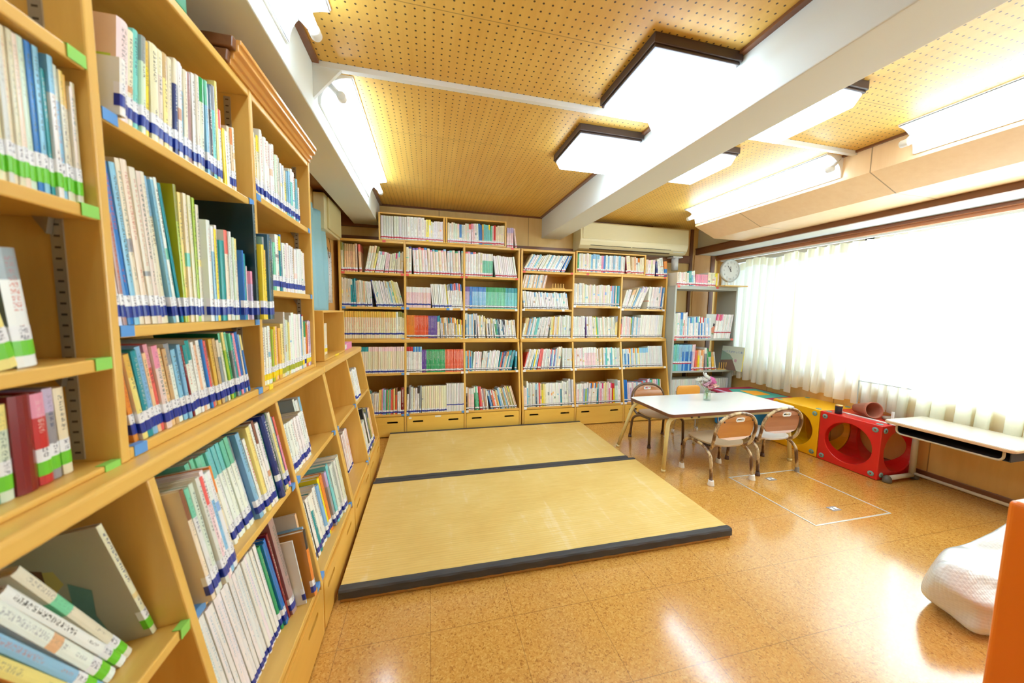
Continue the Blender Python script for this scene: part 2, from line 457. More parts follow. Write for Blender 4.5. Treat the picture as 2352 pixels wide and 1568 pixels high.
def trough_lamp(side, y0, y1, label):
    """Corner fitting: curved white reflector with one bare tube on two lamp holders."""
    if side == 'L': cx, sg = -0.44, 1     # beam face, opens to +x
    else: cx, sg = 2.45, -1
    wx, wz = 0.130, 0.124
    X = lambda a: cx + sg * a
    t = thing('tube_lamp', label, 'lamp', (cx, (y0 + y1) / 2, ZC), group='bare tube ceiling lamps')
    arc = [(X(0.012 + (wx - 0.012) * math.sin(a)), ZC - 0.012 - (wz - 0.012) * math.cos(a)) for a in [k * PI / 2 / 8 for k in range(9)]]
    # concave: curve bulges toward the corner
    arc = [(X(wx - (wx - 0.010) * math.cos(a)), ZC - wz + (wz - 0.010) * math.sin(a)) for a in [k * PI / 2 / 8 for k in range(9)]]
    prof = [(X(0.0), ZC), (X(0.0), ZC - wz)] + arc[0:] + [(X(wx), ZC)]
    r = M()
    n = len(arc)
    vs = [(a[0], y0, a[1]) for a in arc] + [(a[0], y1, a[1]) for a in arc]
    r.add(vs, [(i, i + 1, i + 1 + n, i + n) for i in range(n - 1)], 0, True)
    r.box(X(0), y0, ZC - wz - 0.004, X(0.008), y1, ZC)
    r.box(X(0), y0, ZC - 0.006, X(wx + 0.006), y1, ZC)
    build('reflector', r, M_ENAMEL, t, recalc=False)
    for ye, s in ((y0, -1), (y1, 1)):
        poly = [(X(0), ZC), (X(0), ZC - wz - 0.004)] + [(a[0], a[1]) for a in arc] + [(X(wx + 0.006), ZC)]
        build('end_plate', M().prism(poly, 'y', ye, ye + s * 0.004), M_ENAMEL, t)
    tx, tz = X(0.088), ZC - 0.086
    for ye, s in ((y0, 1), (y1, -1)):
        h = M().lathe([(0.0, 0), (0.016, 0), (0.018, 0.004), (0.018, 0.030), (0.014, 0.036), (0, 0.036)], n=16)
        h.xf(Matrix.Translation((tx, ye - s * 0.012, tz)) @ Matrix.Rotation(-s * PI / 2, 4, 'X'))
        h.join(M().tube([(X(0.02), ye + s * 0.006, ZC - 0.02), (tx, ye + s * 0.006, tz)], 0.011, 8))
        build('lamp_holder', h, M_PLASTICW, t)
    build('tube', M().tube([(tx, y0 + 0.022, tz), (tx, y1 - 0.022, tz)], 0.0145, 14), E_TUBE, t)
trough_lamp('L', 1.66, 2.88, 'bare tube lamp along the left beam, the farther of two there')
trough_lamp('L', 0.12, 1.32, 'bare tube lamp along the left beam, above the top of the tall bookcase')
trough_lamp('R', 1.66, 2.84, 'long bare tube lamp on the wooden duct box, nearer the air conditioner')
trough_lamp('R', 0.14, 1.33, 'long bare tube lamp on the wooden duct box, cut by the picture edge')

# ------------------------------------------------------------------ bookcases
class FL:      # case on the left wall: u runs along +y, 'out' toward +x
    def __init__(s, x0): s.x0 = x0
    def p(s, u, out, z): return (s.x0 + out, u, z)
    axis = 'y'
class FB:      # case on the back wall: u runs along +x, 'out' toward -y
    def __init__(s, y0): s.y0 = y0
    def p(s, u, out, z): return (u, s.y0 - out, z)
    axis = 'x'
def fbox(m, fr, u0, u1, o0, o1, z0, z1, mi=0):
    a = fr.p(u0, o0, z0); b = fr.p(u1, o1, z1)
    return m.box(*a, *b, mi=mi)
def fprism(m, fr, poly, u0, u1, mi=0):
    """poly of (out,z) extruded along u"""
    if fr.axis == 'y': pts = [(fr.x0 + o, z) for o, z in poly]; return m.prism(pts, 'y', u0, u1, mi)
    pts = [(fr.y0 - o, z) for o, z in poly]; return m.prism(pts, 'x', u0, u1, mi)

TAGC = {'blue': (96, 158, 226), 'green': (146, 214, 96), 'red': (232, 96, 84), 'white': (244, 246, 246), 'yellow': (246, 222, 60)}
def tag_mat(c): return mat('shelf_tag_' + c, TAGC[c], 0.4)
def shelf_tag(parent, fr, u, out, z, c, w=0.028, h=0.018):
    m = M(); fbox(m, fr, u - w / 2, u + w / 2, out, out + 0.0012, z - h, z + 0.0008)
    fbox(m, fr, u - w / 2, u + w / 2, out - 0.012, out, z, z + 0.0008)
    o = build('shelf_tag', m, tag_mat(c), parent); o['label'] = c + ' shelf tag'
    return o

def woodx(fr): return W_X if fr.axis == 'x' else W_Y
B = 0.018
def upper_case(name, label, fr, divs, z0, ztop, depth, shelves, tags, group='wooden bookcases', tops=None, rails=False, back=True):
    """divs: u of the divider centres. shelves: per bay list of top heights. tops: per bay top height."""
    c = fr.p((divs[0] + divs[-1]) / 2, -depth, z0)
    t = thing(name, label, 'bookcase', c, group=group)
    nb = len(divs) - 1
    tops = tops or [ztop] * nb
    for i, u in enumerate(divs):
        zt = max(tops[max(0, i - 1)], tops[min(nb - 1, i)]) if 0 < i < nb else tops[0 if i == 0 else -1]
        m = M(); fbox(m, fr, u - B / 2, u + B / 2, -depth, 0.0, z0, zt)
        build('side_panel' if i in (0, nb) else 'divider', m, W_V, t, 0.003)
    for i in range(nb):
        a, b = divs[i] + B / 2, divs[i + 1] - B / 2
        m = M(); fbox(m, fr, a, b, -depth, -0.001, tops[i] - 0.022, tops[i] - 0.001)
        build('top_board', m, woodx(fr), t, 0.003)
        m = M(); fbox(m, fr, a, b, -depth, -0.002, z0, shelves[i][0])
        build('bottom_board', m, woodx(fr), t, 0.003)
        for z in shelves[i][1:]:
            m = M(); fbox(m, fr, a, b, -depth + 0.01, -0.003, z - 0.02, z)
            build('shelf', m, woodx(fr), t, 0.0025)
            if rails and i == nb - 99:
                pass
        if back:
            m = M(); fbox(m, fr, a, b, -depth, -depth + 0.006, z0, tops[i] - 0.02)
            build('back_panel', m, W_BACKP, t)
        if rails:
            for o in (-0.055, -depth + 0.04):
                m = M(); ub = b
                fbox(m, fr, ub - 0.0022, ub, o - 0.008, o + 0.008, shelves[i][0] + 0.004, tops[i] - 0.03)
                r = build('slotted_rail', m, rail_mat(), t)
            for z in shelves[i][1:]:
                m = M()
                fprism(m, fr, [(-0.055, z - 0.02), (-0.075, z - 0.02), (-0.06, z - 0.045)], b - 0.012, b - 0.003)
                build('shelf_bracket', m, M_METAL, t)
    for (u, z, cc) in tags: shelf_tag(t, fr, u, -0.002, z, cc)
    return t

def rail_mat():
    if 'slotted_rail' in MATS: return MATS['slotted_rail']
    m = mat('slotted_rail', (178, 168, 148), 0.35, 0.5); t = NT(m)
    sx = t.n('ShaderNodeSeparateXYZ'); t.l(t.coord(), sx.inputs[0])
    fr = t.math('FRACT', t.math('DIVIDE', sx.outputs[2], 0.0172))
    s = t.math('LESS_THAN', t.math('ABSOLUTE', t.math('SUBTRACT', fr, 0.5)), 0.10)
    tg = t.n('ShaderNodeTexCoord'); sg = t.n('ShaderNodeSeparateXYZ'); t.l(tg.outputs['Generated'], sg.inputs[0])
    s = t.math('MULTIPLY', s, t.math('LESS_THAN', t.math('ABSOLUTE', t.math('SUBTRACT', sg.outputs[0], 0.5)), 0.24))
    t.l(t.mix(t.math('MULTIPLY', s, 0.85), lin((178, 168, 148)), lin((50, 40, 30))), t.b.inputs['Base Color'])
    return m

PITCH = math.radians(8.5)
ZL, ZD, ZM = 0.82, 0.204, 0.556       # underside of ledge, drawer deck, middle shelf
def taper(z): return 0.113 * (ZL - z) / (ZL - 0.184) if z > 0.184 else 0.113
def lower_case(name, label, fr, divs, depth, tags, ledge_ext=(0, 0), drawer_tag=None, mids=None, drawer_label=None, group='tapered base cabinets'):
    c = fr.p((divs[0] + divs[-1]) / 2, -depth, 0)
    t = thing(name, label, 'cabinet', c, group=group)
    nb = len(divs) - 1
    for i, u in enumerate(divs):
        m = M()
        poly = [(-depth, 0), (taper(0), 0), (taper(0.184), 0.184), (0, ZL), (-depth, ZL)]
        fprism(m, fr, poly, u - B / 2, u + B / 2)
        build('side_panel' if i in (0, nb) else 'divider', m, W_V, t, 0.003)
    m = M(); fbox(m, fr, divs[0] - B / 2 - ledge_ext[0], divs[-1] + B / 2 + ledge_ext[1], -depth, 0.004, ZL, ZL + 0.032)
    build('ledge', m, woodx(fr), t, 0.007, 3)
    for i in range(nb):
        a, b = divs[i] + B / 2, divs[i + 1] - B / 2
        o1 = taper(ZM) - 0.004; dz = (o1 + depth) * math.tan(PITCH); m = M(); fprism(m, fr, [(o1, ZM), (o1, ZM - 0.02), (-depth, ZM - 0.02 - dz), (-depth, ZM - dz)], a, b)
        build('shelf', m, woodx(fr), t, 0.0025)
        o1 = taper(ZD) - 0.002; dz = (o1 + depth) * math.tan(PITCH); m = M(); fprism(m, fr, [(o1, ZD), (o1, ZD - 0.02), (-depth, ZD - 0.02 - dz), (-depth, ZD - dz)], a, b)
        build('drawer_deck', m, woodx(fr), t, 0.0025)
        m = M(); fbox(m, fr, a, b, -depth, -depth + 0.006, 0.02, ZL)
        build('back_panel', m, W_BACKP, t)
        # drawer front with two slots
        w, h = b - a - 0.006, ZD - 0.02 - 0.012
        slots = [[(x * (0.5) + sx, y) for x, y in rrect(0.19, 0.016, 0.0079)] for sx in (-w * 0.30, w * 0.30)]
        slots = [rrect(0.092, 0.017, 0.0084, cx=sx, cy=h * 0.22) for sx in (-w * 0.31, w * 0.31)]
        pl = plate(rrect(w, h, 0.008, 3), slots, 0.014)
        cu, cz = (a + b) / 2, 0.008 + h / 2
        oo = 0.113 - 0.006
        p = fr.p(cu, oo, cz)
        if fr.axis == 'y': R_ = Matrix(((0, 0, 1, p[0]), (1, 0, 0, p[1]), (0, 1, 0, p[2]), (0, 0, 0, 1)))
        else: R_ = Matrix(((1, 0, 0, p[0]), (0, 0, -1, p[1]), (0, 1, 0, p[2]), (0, 0, 0, 1)))
        pl.xf(R_)
        d = build('drawer', pl, W_DRAW if fr.axis == 'x' else W_DRAWY, t, 0.0015)
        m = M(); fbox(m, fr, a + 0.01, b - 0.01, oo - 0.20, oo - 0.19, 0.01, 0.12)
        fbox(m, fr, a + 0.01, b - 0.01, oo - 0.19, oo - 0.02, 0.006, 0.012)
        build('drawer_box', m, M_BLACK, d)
    for (u, z, cc) in tags: shelf_tag(t, fr, u, taper(z) - 0.002, z, cc)
    return t
W_DRAWY = wood('drawer_front_wood_y', (234, 180, 80), (218, 158, 58), 'y', amount=0.5, coat=0.3)

FLu = FL(-0.50); FLl = FL(-0.468)
FBu = FB(3.23);  FBl = FB(3.205)
DL = 0.255
left_low = lower_case('base_cabinet', 'near tapered oak base cabinet under the tall left bookcase, three bays', FLl,
    [0.19, 0.702, 1.21, 1.705], 0.30,
    [(0.685, ZM, 'green'), (0.725, ZM, 'blue'), (1.19, ZM, 'blue'), (1.235, ZM, 'blue'), (1.69, ZM, 'blue'), (1.19, ZD, 'blue'), (1.235, ZD, 'blue'), (1.69, ZD, 'blue')])
left_low2 = lower_case('base_cabinet', 'far tapered oak base cabinet on the left wall, carrying a wooden crate', FLl,
    [1.724, 2.17, 2.60], 0.30, [(1.745, ZM, 'blue'), (2.15, ZM, 'blue'), (2.15, ZD, 'blue'), (2.19, ZD, 'blue')])
left_up = upper_case('bookcase', 'tall honey-wood bookcase on the left wall, three bays, closest to the viewer', FLu,
    [0.19, 0.702, 1.21, 1.712], 0.852, 1.742, DL,
    [[0.862, 1.033, 1.268, 1.489], [0.872, 1.082, 1.43], [0.866, 1.175, 1.458]],
    [(0.678, 1.489, 'green'), (0.678, 1.268, 'green'), (0.678, 1.033, 'green'), (0.678, 0.862, 'green'), (0.727, 1.43, 'blue'), (1.19, 1.43, 'blue'),
     (0.727, 1.082, 'blue'), (1.19, 1.082, 'blue'), (0.735, 0.872, 'blue'), (1.19, 0.872, 'blue'), (1.235, 1.458, 'blue'), (1.695, 1.458, 'blue'), (1.695, 1.175, 'blue'), (1.26, 0.866, 'yellow')],
    rails=True)
# stepped crown moulding with its brown returned end
cm = M()
fprism(cm, FLu, [(-0.02, 1.742), (0.004, 1.742), (0.004, 1.756), (0.012, 1.758), (0.012, 1.772), (0.024, 1.776), (0.024, 1.792), (0.030, 1.794), (0.030, 1.806), (-0.02, 1.806)], 1.10, 1.722)
build('crown_moulding', cm, W_EDGE, left_up, 0.002)
cm = M()
fprism(cm, FLu, [(-0.06, 1.744), (0.002, 1.744), (0.006, 1.772), (-0.06, 1.772)], 1.085, 1.10)
fprism(cm, FLu, [(-0.06, 1.776), (0.018, 1.776), (0.020, 1.804), (-0.06, 1.804)], 1.082, 1.10)
build('moulding_end', cm, W_DARK, left_up, 0.003)

def wtags(zs, us, c): return [(u, z, c) for z in zs for u in us]
BX = [-0.735, -0.205, 0.318, 0.838]
BX2 = [0.866, 1.400, 1.935, 2.468]
back_low = lower_case('base_cabinet', 'tapered base cabinet with drawers, left half of the far bookcase wall', FBl, BX, 0.29,
    wtags([ZM], [-0.225], 'blue') + wtags([ZD], [-0.225, -0.185, 0.30], 'blue') + wtags([ZM], [-0.185, 0.30, 0.335, 0.818], 'white') + wtags([ZD], [0.335], 'white'))
back_low2 = lower_case('base_cabinet', 'tapered base cabinet with drawers, right half of the far bookcase wall', FBl, BX2, 0.29,
    wtags([ZM, ZD], [0.89, 1.38, 1.42, 1.915, 1.955, 2.445], 'white'))
for nm, uu, zz in (('drawer_label', -0.165, 0.165), ('drawer_label', 0.075, 0.17)):
    m = M(); fbox(m, FBl, uu - (0.012 if uu < 0 else 0.026), uu + (0.012 if uu < 0 else 0.026), 0.1135, 0.1145, zz - 0.007, zz + 0.007)
    build(nm, m, M_PLASTICW, back_low)
back_up = upper_case('bookcase', 'honey-wood bookcase in the left half of the far wall, under the long box shelf', FBu, BX, 0.852, 1.712, 0.265,
    [[0.858, 1.135, 1.432]] * 3,
    wtags([1.432], [-0.71, -0.225, -0.185, 0.30, 0.335, 0.818], 'red') + wtags([1.712], [-0.375, 0.77], 'red') +
    wtags([1.135], [-0.71, -0.225, -0.185, 0.17], 'blue') + wtags([1.135], [0.20, 0.30, 0.335, 0.818], 'white') + wtags([0.858], [-0.225], 'blue') + wtags([0.858], [-0.185, 0.30, 0.335, 0.818], 'white'))
back_up2 = upper_case('bookcase', 'honey-wood bookcase in the right half of the far wall, below the air conditioner', FBu, BX2, 0.852, 1.712, 0.265,
    [[0.858, 1.140, 1.343, 1.505], [0.858, 1.182], [0.858, 1.160]],
    wtags([1.505], [0.89, 1.38, 1.55, 2.44], 'red') + wtags([1.14], [0.89, 1.30], 'white') + wtags([1.182], [1.42, 1.915], 'white') + wtags([1.16, 0.858], [1.955, 2.445], 'white') + wtags([0.858], [0.89, 1.38, 1.42, 1.915], 'white'),
    tops=[1.712, 1.507, 1.507])

def box_shelf(label, u0, u1, mid, z0, z1, y0=3.235, dep=0.2):
    fr = FB(y0)
    t = thing('box_shelf', label, 'shelf', fr.p((u0 + u1) / 2, -dep, z0), group='open box shelves on top of the far bookcases')
    for i, u in enumerate([u0] + mid + [u1]):
        m = M(); fbox(m, fr, u - 0.007, u + 0.007, -dep, 0, z0, z1); build('side_panel', m, W_V, t, 0.002)
    m = M(); fbox(m, fr, u0, u1, -dep, -0.001, z0, z0 + 0.012); build('bottom_board', m, W_X, t, 0.002)
    m = M(); fbox(m, fr, u0, u1, -dep, -0.001, z1 - 0.012, z1); build('top_board', m, W_X, t, 0.002)
    m = M(); fbox(m, fr, u0, u1, -dep, -dep + 0.005, z0, z1); build('back_panel', m, W_BACKP, t)
    return t
box_shelf('long two-bay box shelf on the bookcase, touching the left beam end', -0.412, 0.703, [0.138, 0.158], 1.713, 1.950)
box_shelf('short box shelf on the bookcase right under the air conditioner', 1.430, 2.20, [], 1.508, 1.722)

# open crate on the left ledge with oval hand holes
fr = FL(-0.505)
crate = thing('wooden_crate', 'open plywood crate with oval hand holes on the left ledge', 'crate', fr.p(2.08, -0.24, 0.853))
for u, s in ((1.872, -1), (2.295, 1)):
    pl = plate(rrect(0.24, 0.25, 0.004, 2), [rrect(0.035, 0.085, 0.017, cx=-0.045, cy=0.005)], 0.010)
    R_ = Matrix(((1, 0, 0, -0.505 - 0.12), (0, 0, 1, u), (0, 1, 0, 0.853 + 0.126), (0, 0, 0, 1)))
    pl.xf(R_); build('end_panel', pl, W_V, crate, 0.0015)
for nm, z0, z1 in (('bottom_board', 0.853, 0.863), ('top_board', 1.095, 1.105)):
    m = M(); fbox(m, fr, 1.872, 2.295, -0.24, 0, z0, z1); build(nm, m, W_Y, crate, 0.0015)
m = M(); fbox(m, fr, 1.872, 2.295, -0.24, -0.235, 0.853, 1.10); build('back_panel', m, W_BACKP, crate)
m = M(); fbox(m, fr, 2.07, 2.15, 0, 0.001, 0.853, 0.863); build('shelf_tag', m, tag_mat('yellow'), crate)

# grey steel rack in the right corner
fr = FB(3.11)
rk = thing('steel_rack', 'grey steel open rack in the corner by the curtains', 'rack', (2.88, 3.24, 0))
U0, U1 = 2.490, 3.262
for u, s in ((U0, 1), (U1, -1)):
    m = M(); fbox(m, fr, u - 0.010, u + 0.010, -0.26, 0, 0, 1.41)
    build('side_panel', m, M_GREY, rk, 0.002)
for z0, z1, nm in ((1.375, 1.41, 'top_shelf'), (0.835, 0.856, 'shelf'), (0.49, 0.51, 'shelf'), (0.14, 0.165, 'shelf')):
    m = M(); fbox(m, fr, U0 + 0.01, U1 - 0.01, -0.26, -0.001, z0, z1); build(nm, m, M_GREY, rk, 0.002)
m = M(); m.tube([fr.p(U0 + 0.02, -0.26, 1.36), fr.p(U0 + 0.07, -0.262, 0.9)], 0.004, 6)
for u, z, c in ((U0 + 0.03, 1.41, 'red'), (3.0, 1.41, 'red'), (U0 + 0.02, 0.856, 'red'), (U1 - 0.03, 0.856, 'red')): shelf_tag(rk, fr, u, 0.0, z, c, 0.03, 0.02)

# ------------------------------------------------------------------ books
PAL = {  # short key: (sRGB, word)
 'cr': ((236, 226, 196), 'cream'), 'wh': ((242, 242, 238), 'white'), 'iv': ((226, 214, 186), 'ivory'), 'pg': ((214, 226, 208), 'pale green'),
 'gw': ((222, 226, 222), 'greyish white'), 'bl': ((30, 120, 200), 'blue'), 'lb': ((140, 194, 226), 'light blue'), 'nv': ((34, 52, 118), 'navy'),
 'tl': ((20, 150, 160), 'teal'), 'aq': ((120, 206, 206), 'aqua'), 'mi': ((120, 206, 170), 'mint'), 'gr': ((40, 160, 90), 'green'),
 'dg': ((30, 90, 50), 'dark green'), 'lg': ((176, 208, 60), 'lime'), 'ye': ((246, 222, 30), 'yellow'), 'py': ((240, 226, 140), 'pale yellow'),
 'mu': ((232, 190, 80), 'mustard'), 'or': ((236, 140, 50), 'orange'), 'pe': ((240, 196, 150), 'peach'), 'co': ((236, 104, 96), 'coral'),
 're': ((204, 44, 40), 'red'), 'dr': ((132, 28, 34), 'dark red'), 'pi': ((236, 150, 176), 'pink'), 'pp': ((244, 214, 216), 'pale pink'),
 'mg': ((226, 60, 130), 'magenta'), 'ma': ((178, 140, 140), 'mauve'), 'li': ((196, 180, 216), 'lilac'), 'pu': ((110, 84, 168), 'purple'),
 'br': ((142, 92, 60), 'brown'), 'ta': ((206, 170, 124), 'tan'), 'ol': ((150, 146, 60), 'olive'), 'gy': ((150, 156, 160), 'grey'),
 'sl': ((70, 104, 128), 'slate blue'), 'dk': ((22, 60, 66), 'dark teal'), 'bk': ((42, 38, 44), 'black'), 'ro': ((232, 96, 50), 'red-orange'),
}
TAPE = {'navy': (26, 52, 150), 'green': (112, 204, 50), 'red': (190, 34, 60), 'black': (30, 30, 40), 'yellow': (246, 216, 20), 'olive': (170, 176, 40)}
INKS = [(70, 70, 80), (90, 80, 70), (60, 70, 110), (200, 80, 60), (90, 60, 50), (60, 100, 90)]

def book_cover_mat():
    m = mat('laminated_book_cover', (240, 240, 240), 0.3, coat=0.3); t = NT(m)
    ca = t.n('ShaderNodeAttribute'); ca.attribute_name = 'Col'
    ia = t.n('ShaderNodeAttribute'); ia.attribute_name = 'Ink'
    uv1 = t.n('ShaderNodeUVMap'); uv1.uv_map = 'spine'
    uv2 = t.n('ShaderNodeUVMap'); uv2.uv_map = 'norm'
    s1 = t.n('ShaderNodeSeparateXYZ'); t.l(uv1.outputs[0], s1.inputs[0])
    s2 = t.n('ShaderNodeSeparateXYZ'); t.l(uv2.outputs[0], s2.inputs[0])
    vn, un = s2.outputs[0], s2.outputs[1]
    # glyph-like blocks: cells along the height, noise strokes inside
    cell = t.math('FRACT', t.math('DIVIDE', s1.outputs[1], 0.0085))
    gap = t.math('MULTIPLY', t.math('GREATER_THAN', cell, 0.12), t.math('LESS_THAN', cell, 0.88))
    cb = t.n('ShaderNodeCombineXYZ'); t.l(s1.outputs[0], cb.inputs[0]); t.l(s1.outputs[1], cb.inputs[1])
    st = t.math('GREATER_THAN', t.noise(cb.outputs[0], 420, 1, 0.4), 0.50)
    col_ok = t.math('LESS_THAN', t.math('ABSOLUTE', un), 0.42)
    wn = t.n('ShaderNodeTexWhiteNoise', noise_dimensions='1D'); t.l(t.math('FLOOR', t.math('DIVIDE', s1.outputs[1], 10.0)), wn.inputs['W'])
    lo = t.math('ADD', 0.38, t.math('MULTIPLY', wn.outputs['Value'], 0.25))
    rng = t.math('MULTIPLY', t.math('GREATER_THAN', vn, lo), t.math('LESS_THAN', vn, 0.93))
    # small author line lower on the spine
    rng2 = t.math('MULTIPLY', t.math('GREATER_THAN', vn, 0.27), t.math('LESS_THAN', vn, 0.36))
    thin = t.math('LESS_THAN', t.math('ABSOLUTE', un), 0.25)
    msk = t.math('MAXIMUM', t.math('MULTIPLY', rng, col_ok), t.math('MULTIPLY', rng2, thin))
    msk = t.math('MULTIPLY', t.math('MULTIPLY', msk, gap), t.math('MULTIPLY', st, ia.outputs['Alpha']))
    c = t.mix(msk, ca.outputs['Color'], ia.outputs['Color'])
    t.l(c, t.b.inputs['Base Color'])
    return m
M_COVER = book_cover_mat()
def page_mat():
    m = mat('book_pages', (238, 228, 204), 0.8); t = NT(m)
    v = t.coord((1, 1, 0.05)); t.l(t.mix(0.35, lin((240, 232, 210)), t.ramp(t.noise(v, 900, 2), [(0.4, lin((196, 180, 150))), (0.6, lin((244, 238, 220)))])), t.b.inputs['Base Color'])
    return m
M_PAGE = page_mat()

class BookBuf:
    """faces with per-corner colour, ink and two uv sets"""
    def __init__(s): s.v = []; s.f = []; s.c = []; s.k = []; s.u1 = []; s.u2 = []; s.mi = []
    def face(s, pts, col, ink=(0, 0, 0, 0), u1=None, u2=None, mi=0):
        o = len(s.v); s.v += pts; n = len(pts)
        s.f.append(tuple(range(o, o + n))); s.c += [col] * n; s.k += [ink] * n
        s.u1 += u1 or [(0, 0)] * n; s.u2 += u2 or [(-1, 5)] * n; s.mi.append(mi)
    def obj(s, name, mats, parent=None, origin=None):
        me = bpy.data.meshes.new(name)
        vs = s.v if origin is None else [tuple(a - b for a, b in zip(p, origin)) for p in s.v]
        me.from_pydata(vs, [], s.f)
        for x in mats: me.materials.append(x)
        me.polygons.foreach_set('material_index', s.mi)
        ca = me.color_attributes.new('Col', 'FLOAT_COLOR', 'CORNER'); ca.data.foreach_set('color', [x for c in s.c for x in c])
        ka = me.color_attributes.new('Ink', 'FLOAT_COLOR', 'CORNER'); ka.data.foreach_set('color', [x for c in s.k for x in c])
        ua = me.uv_layers.new(name='spine'); ua.data.foreach_set('uv', [x for c in s.u1 for x in c])
        ub = me.uv_layers.new(name='norm'); ub.data.foreach_set('uv', [x for c in s.u2 for x in c])
        o = bpy.data.objects.new(name, me); COL.objects.link(o)
        if parent is not None: o.parent = parent
        if origin is not None and parent is None: o.location = origin
        return o

def arc_pts(t, bul, n, off=0.0):
    out = []
    for k in range(n + 1):
        u = t * k / n; w = -bul * (1 - (2 * k / n - 1) ** 2) - off
        out.append((u, w))
    return out

def book_geo(b, T, cov, pag, lab, detail):
    """b: spec dict; T maps local (u,w,z) to world; writes faces in the three buffers."""
    t, h, d = b['t'], b['h'], b['d']; bul = min(0.004, t * 0.16) if b['hard'] else t * 0.10
    n = 4 if detail else 2
    A = arc_pts(t, bul, n); col = b['col']; ink = b['ink']; sd = b['seed']
    bands = b['bands']        # list of (z0,z1,col)
    for (z0, z1, c) in bands:
        for k in range(n):
            (ua, wa), (ub, wb) = A[k], A[k + 1]
            P = [T(ua, wa, z0), T(ub, wb, z0), T(ub, wb, z1), T(ua, wa, z1)]
            ik = ink if c is col or b.get('inkall') else (ink[0], ink[1], ink[2], ink[3] * 0.4)
            cov.face(P, c, ik, [(ua, z0 + sd), (ub, z0 + sd), (ub, z1 + sd), (ua, z1 + sd)],
                     [(z0 / h, 2 * ua / t - 1), (z0 / h, 2 * ub / t - 1), (z1 / h, 2 * ub / t - 1), (z1 / h, 2 * ua / t - 1)])
    sc = b['side']
    ct = 0.0022 if b['hard'] else 0.0006
    ct = min(ct, t * 0.2)
    for ua, ub in ((0, ct), (t - ct, t)):
        ou, iu = (ua, ub) if ua == 0 else (ub, ua)
        for (z0, z1, c) in (bands if b['wrap'] else [(0, h, sc)]):
            cov.face([T(ou, 0, z0), T(ou, d, z0), T(ou, d, z1), T(ou, 0, z1)], c if b['wrap'] else sc)
        cov.face([T(ou, 0, h), T(iu, 0, h), T(iu, d, h), T(ou, d, h)], sc)
        cov.face([T(ou, 0, 0), T(iu, 0, 0), T(iu, d, 0), T(ou, d, 0)], sc)
        if detail:
            cov.face([T(iu, 0.002, 0), T(iu, d, 0), T(iu, d, h), T(iu, 0.002, h)], sc)
            cov.face([T(ou, d, 0), T(iu, d, 0), T(iu, d, h), T(ou, d, h)], sc)
    # spine caps
    cov.face([T(u, w, h) for u, w in A] + [T(t, 0.002, h), T(0, 0.002, h)], bands[-1][2])
    cov.face([T(u, w, 0) for u, w in A] + [T(t, 0.002, 0), T(0, 0.002, 0)], bands[0][2])
    # pages
    pz = 0.003 if b['hard'] else 0.0003; pd = 0.003 if b['hard'] else 0.0
    u0, u1, w0, w1, z0, z1 = ct, t - ct, 0.002, d - pd, pz, h - pz
    pc = b['page']
    pag.face([T(u0, w0, z1), T(u1, w0, z1), T(u1, w1, z1), T(u0, w1, z1)], pc, mi=b['pm'])
    pag.face([T(u0, w0, z0), T(u1, w0, z0), T(u1, w1, z0), T(u0, w1, z0)], pc, mi=b['pm'])
    if detail:
        pag.face([T(u0, w1, z0), T(u1, w1, z0), T(u1, w1, z1), T(u0, w1, z1)], pc, mi=b['pm'])
        pag.face([T(u0, w0, z0), T(u1, w0, z0), T(u1, w0, z1), T(u0, w0, z1)], pc, mi=b['pm'])
        pag.face([T(u0, w0, z0), T(u0, w1, z0), T(u0, w1, z1), T(u0, w0, z1)], pc, mi=b['pm'])
        pag.face([T(u1, w0, z0), T(u1, w1, z0), T(u1, w1, z1), T(u1, w0, z1)], pc, mi=b['pm'])
    # spine sticker: white call-number field over a coloured band
    if b['tape']:
        off = 0.0005
        Lp = arc_pts(t, bul, n, off)
        wr = min(0.008, d * 0.3)
        Lp = [(-off, wr), (-off, 0)] + [(min(max(u, -off), t + off), w) for u, w in Lp] + [(t + off, 0), (t + off, wr)]
        for (z0, z1, c, il) in b['sticker']:
            for k in range(len(Lp) - 1):
                (ua, wa), (ub, wb) = Lp[k], Lp[k + 1]
                inner = 2 <= k < len(Lp) - 3
                lab.face([T(ua, wa, z0), T(ub, wb, z0), T(ub, wb, z1), T(ua, wa, z1)], c,
                         (0.10, 0.10, 0.16, il if inner else 0),
                         [(ua, z0 + sd), (ub, z0 + sd), (ub, z1 + sd), (ua, z1 + sd)],
                         [(0.5, 2 * ua / t - 1), (0.5, 2 * ub / t - 1), (0.9, 2 * ub / t - 1), (0.9, 2 * ua / t - 1)])

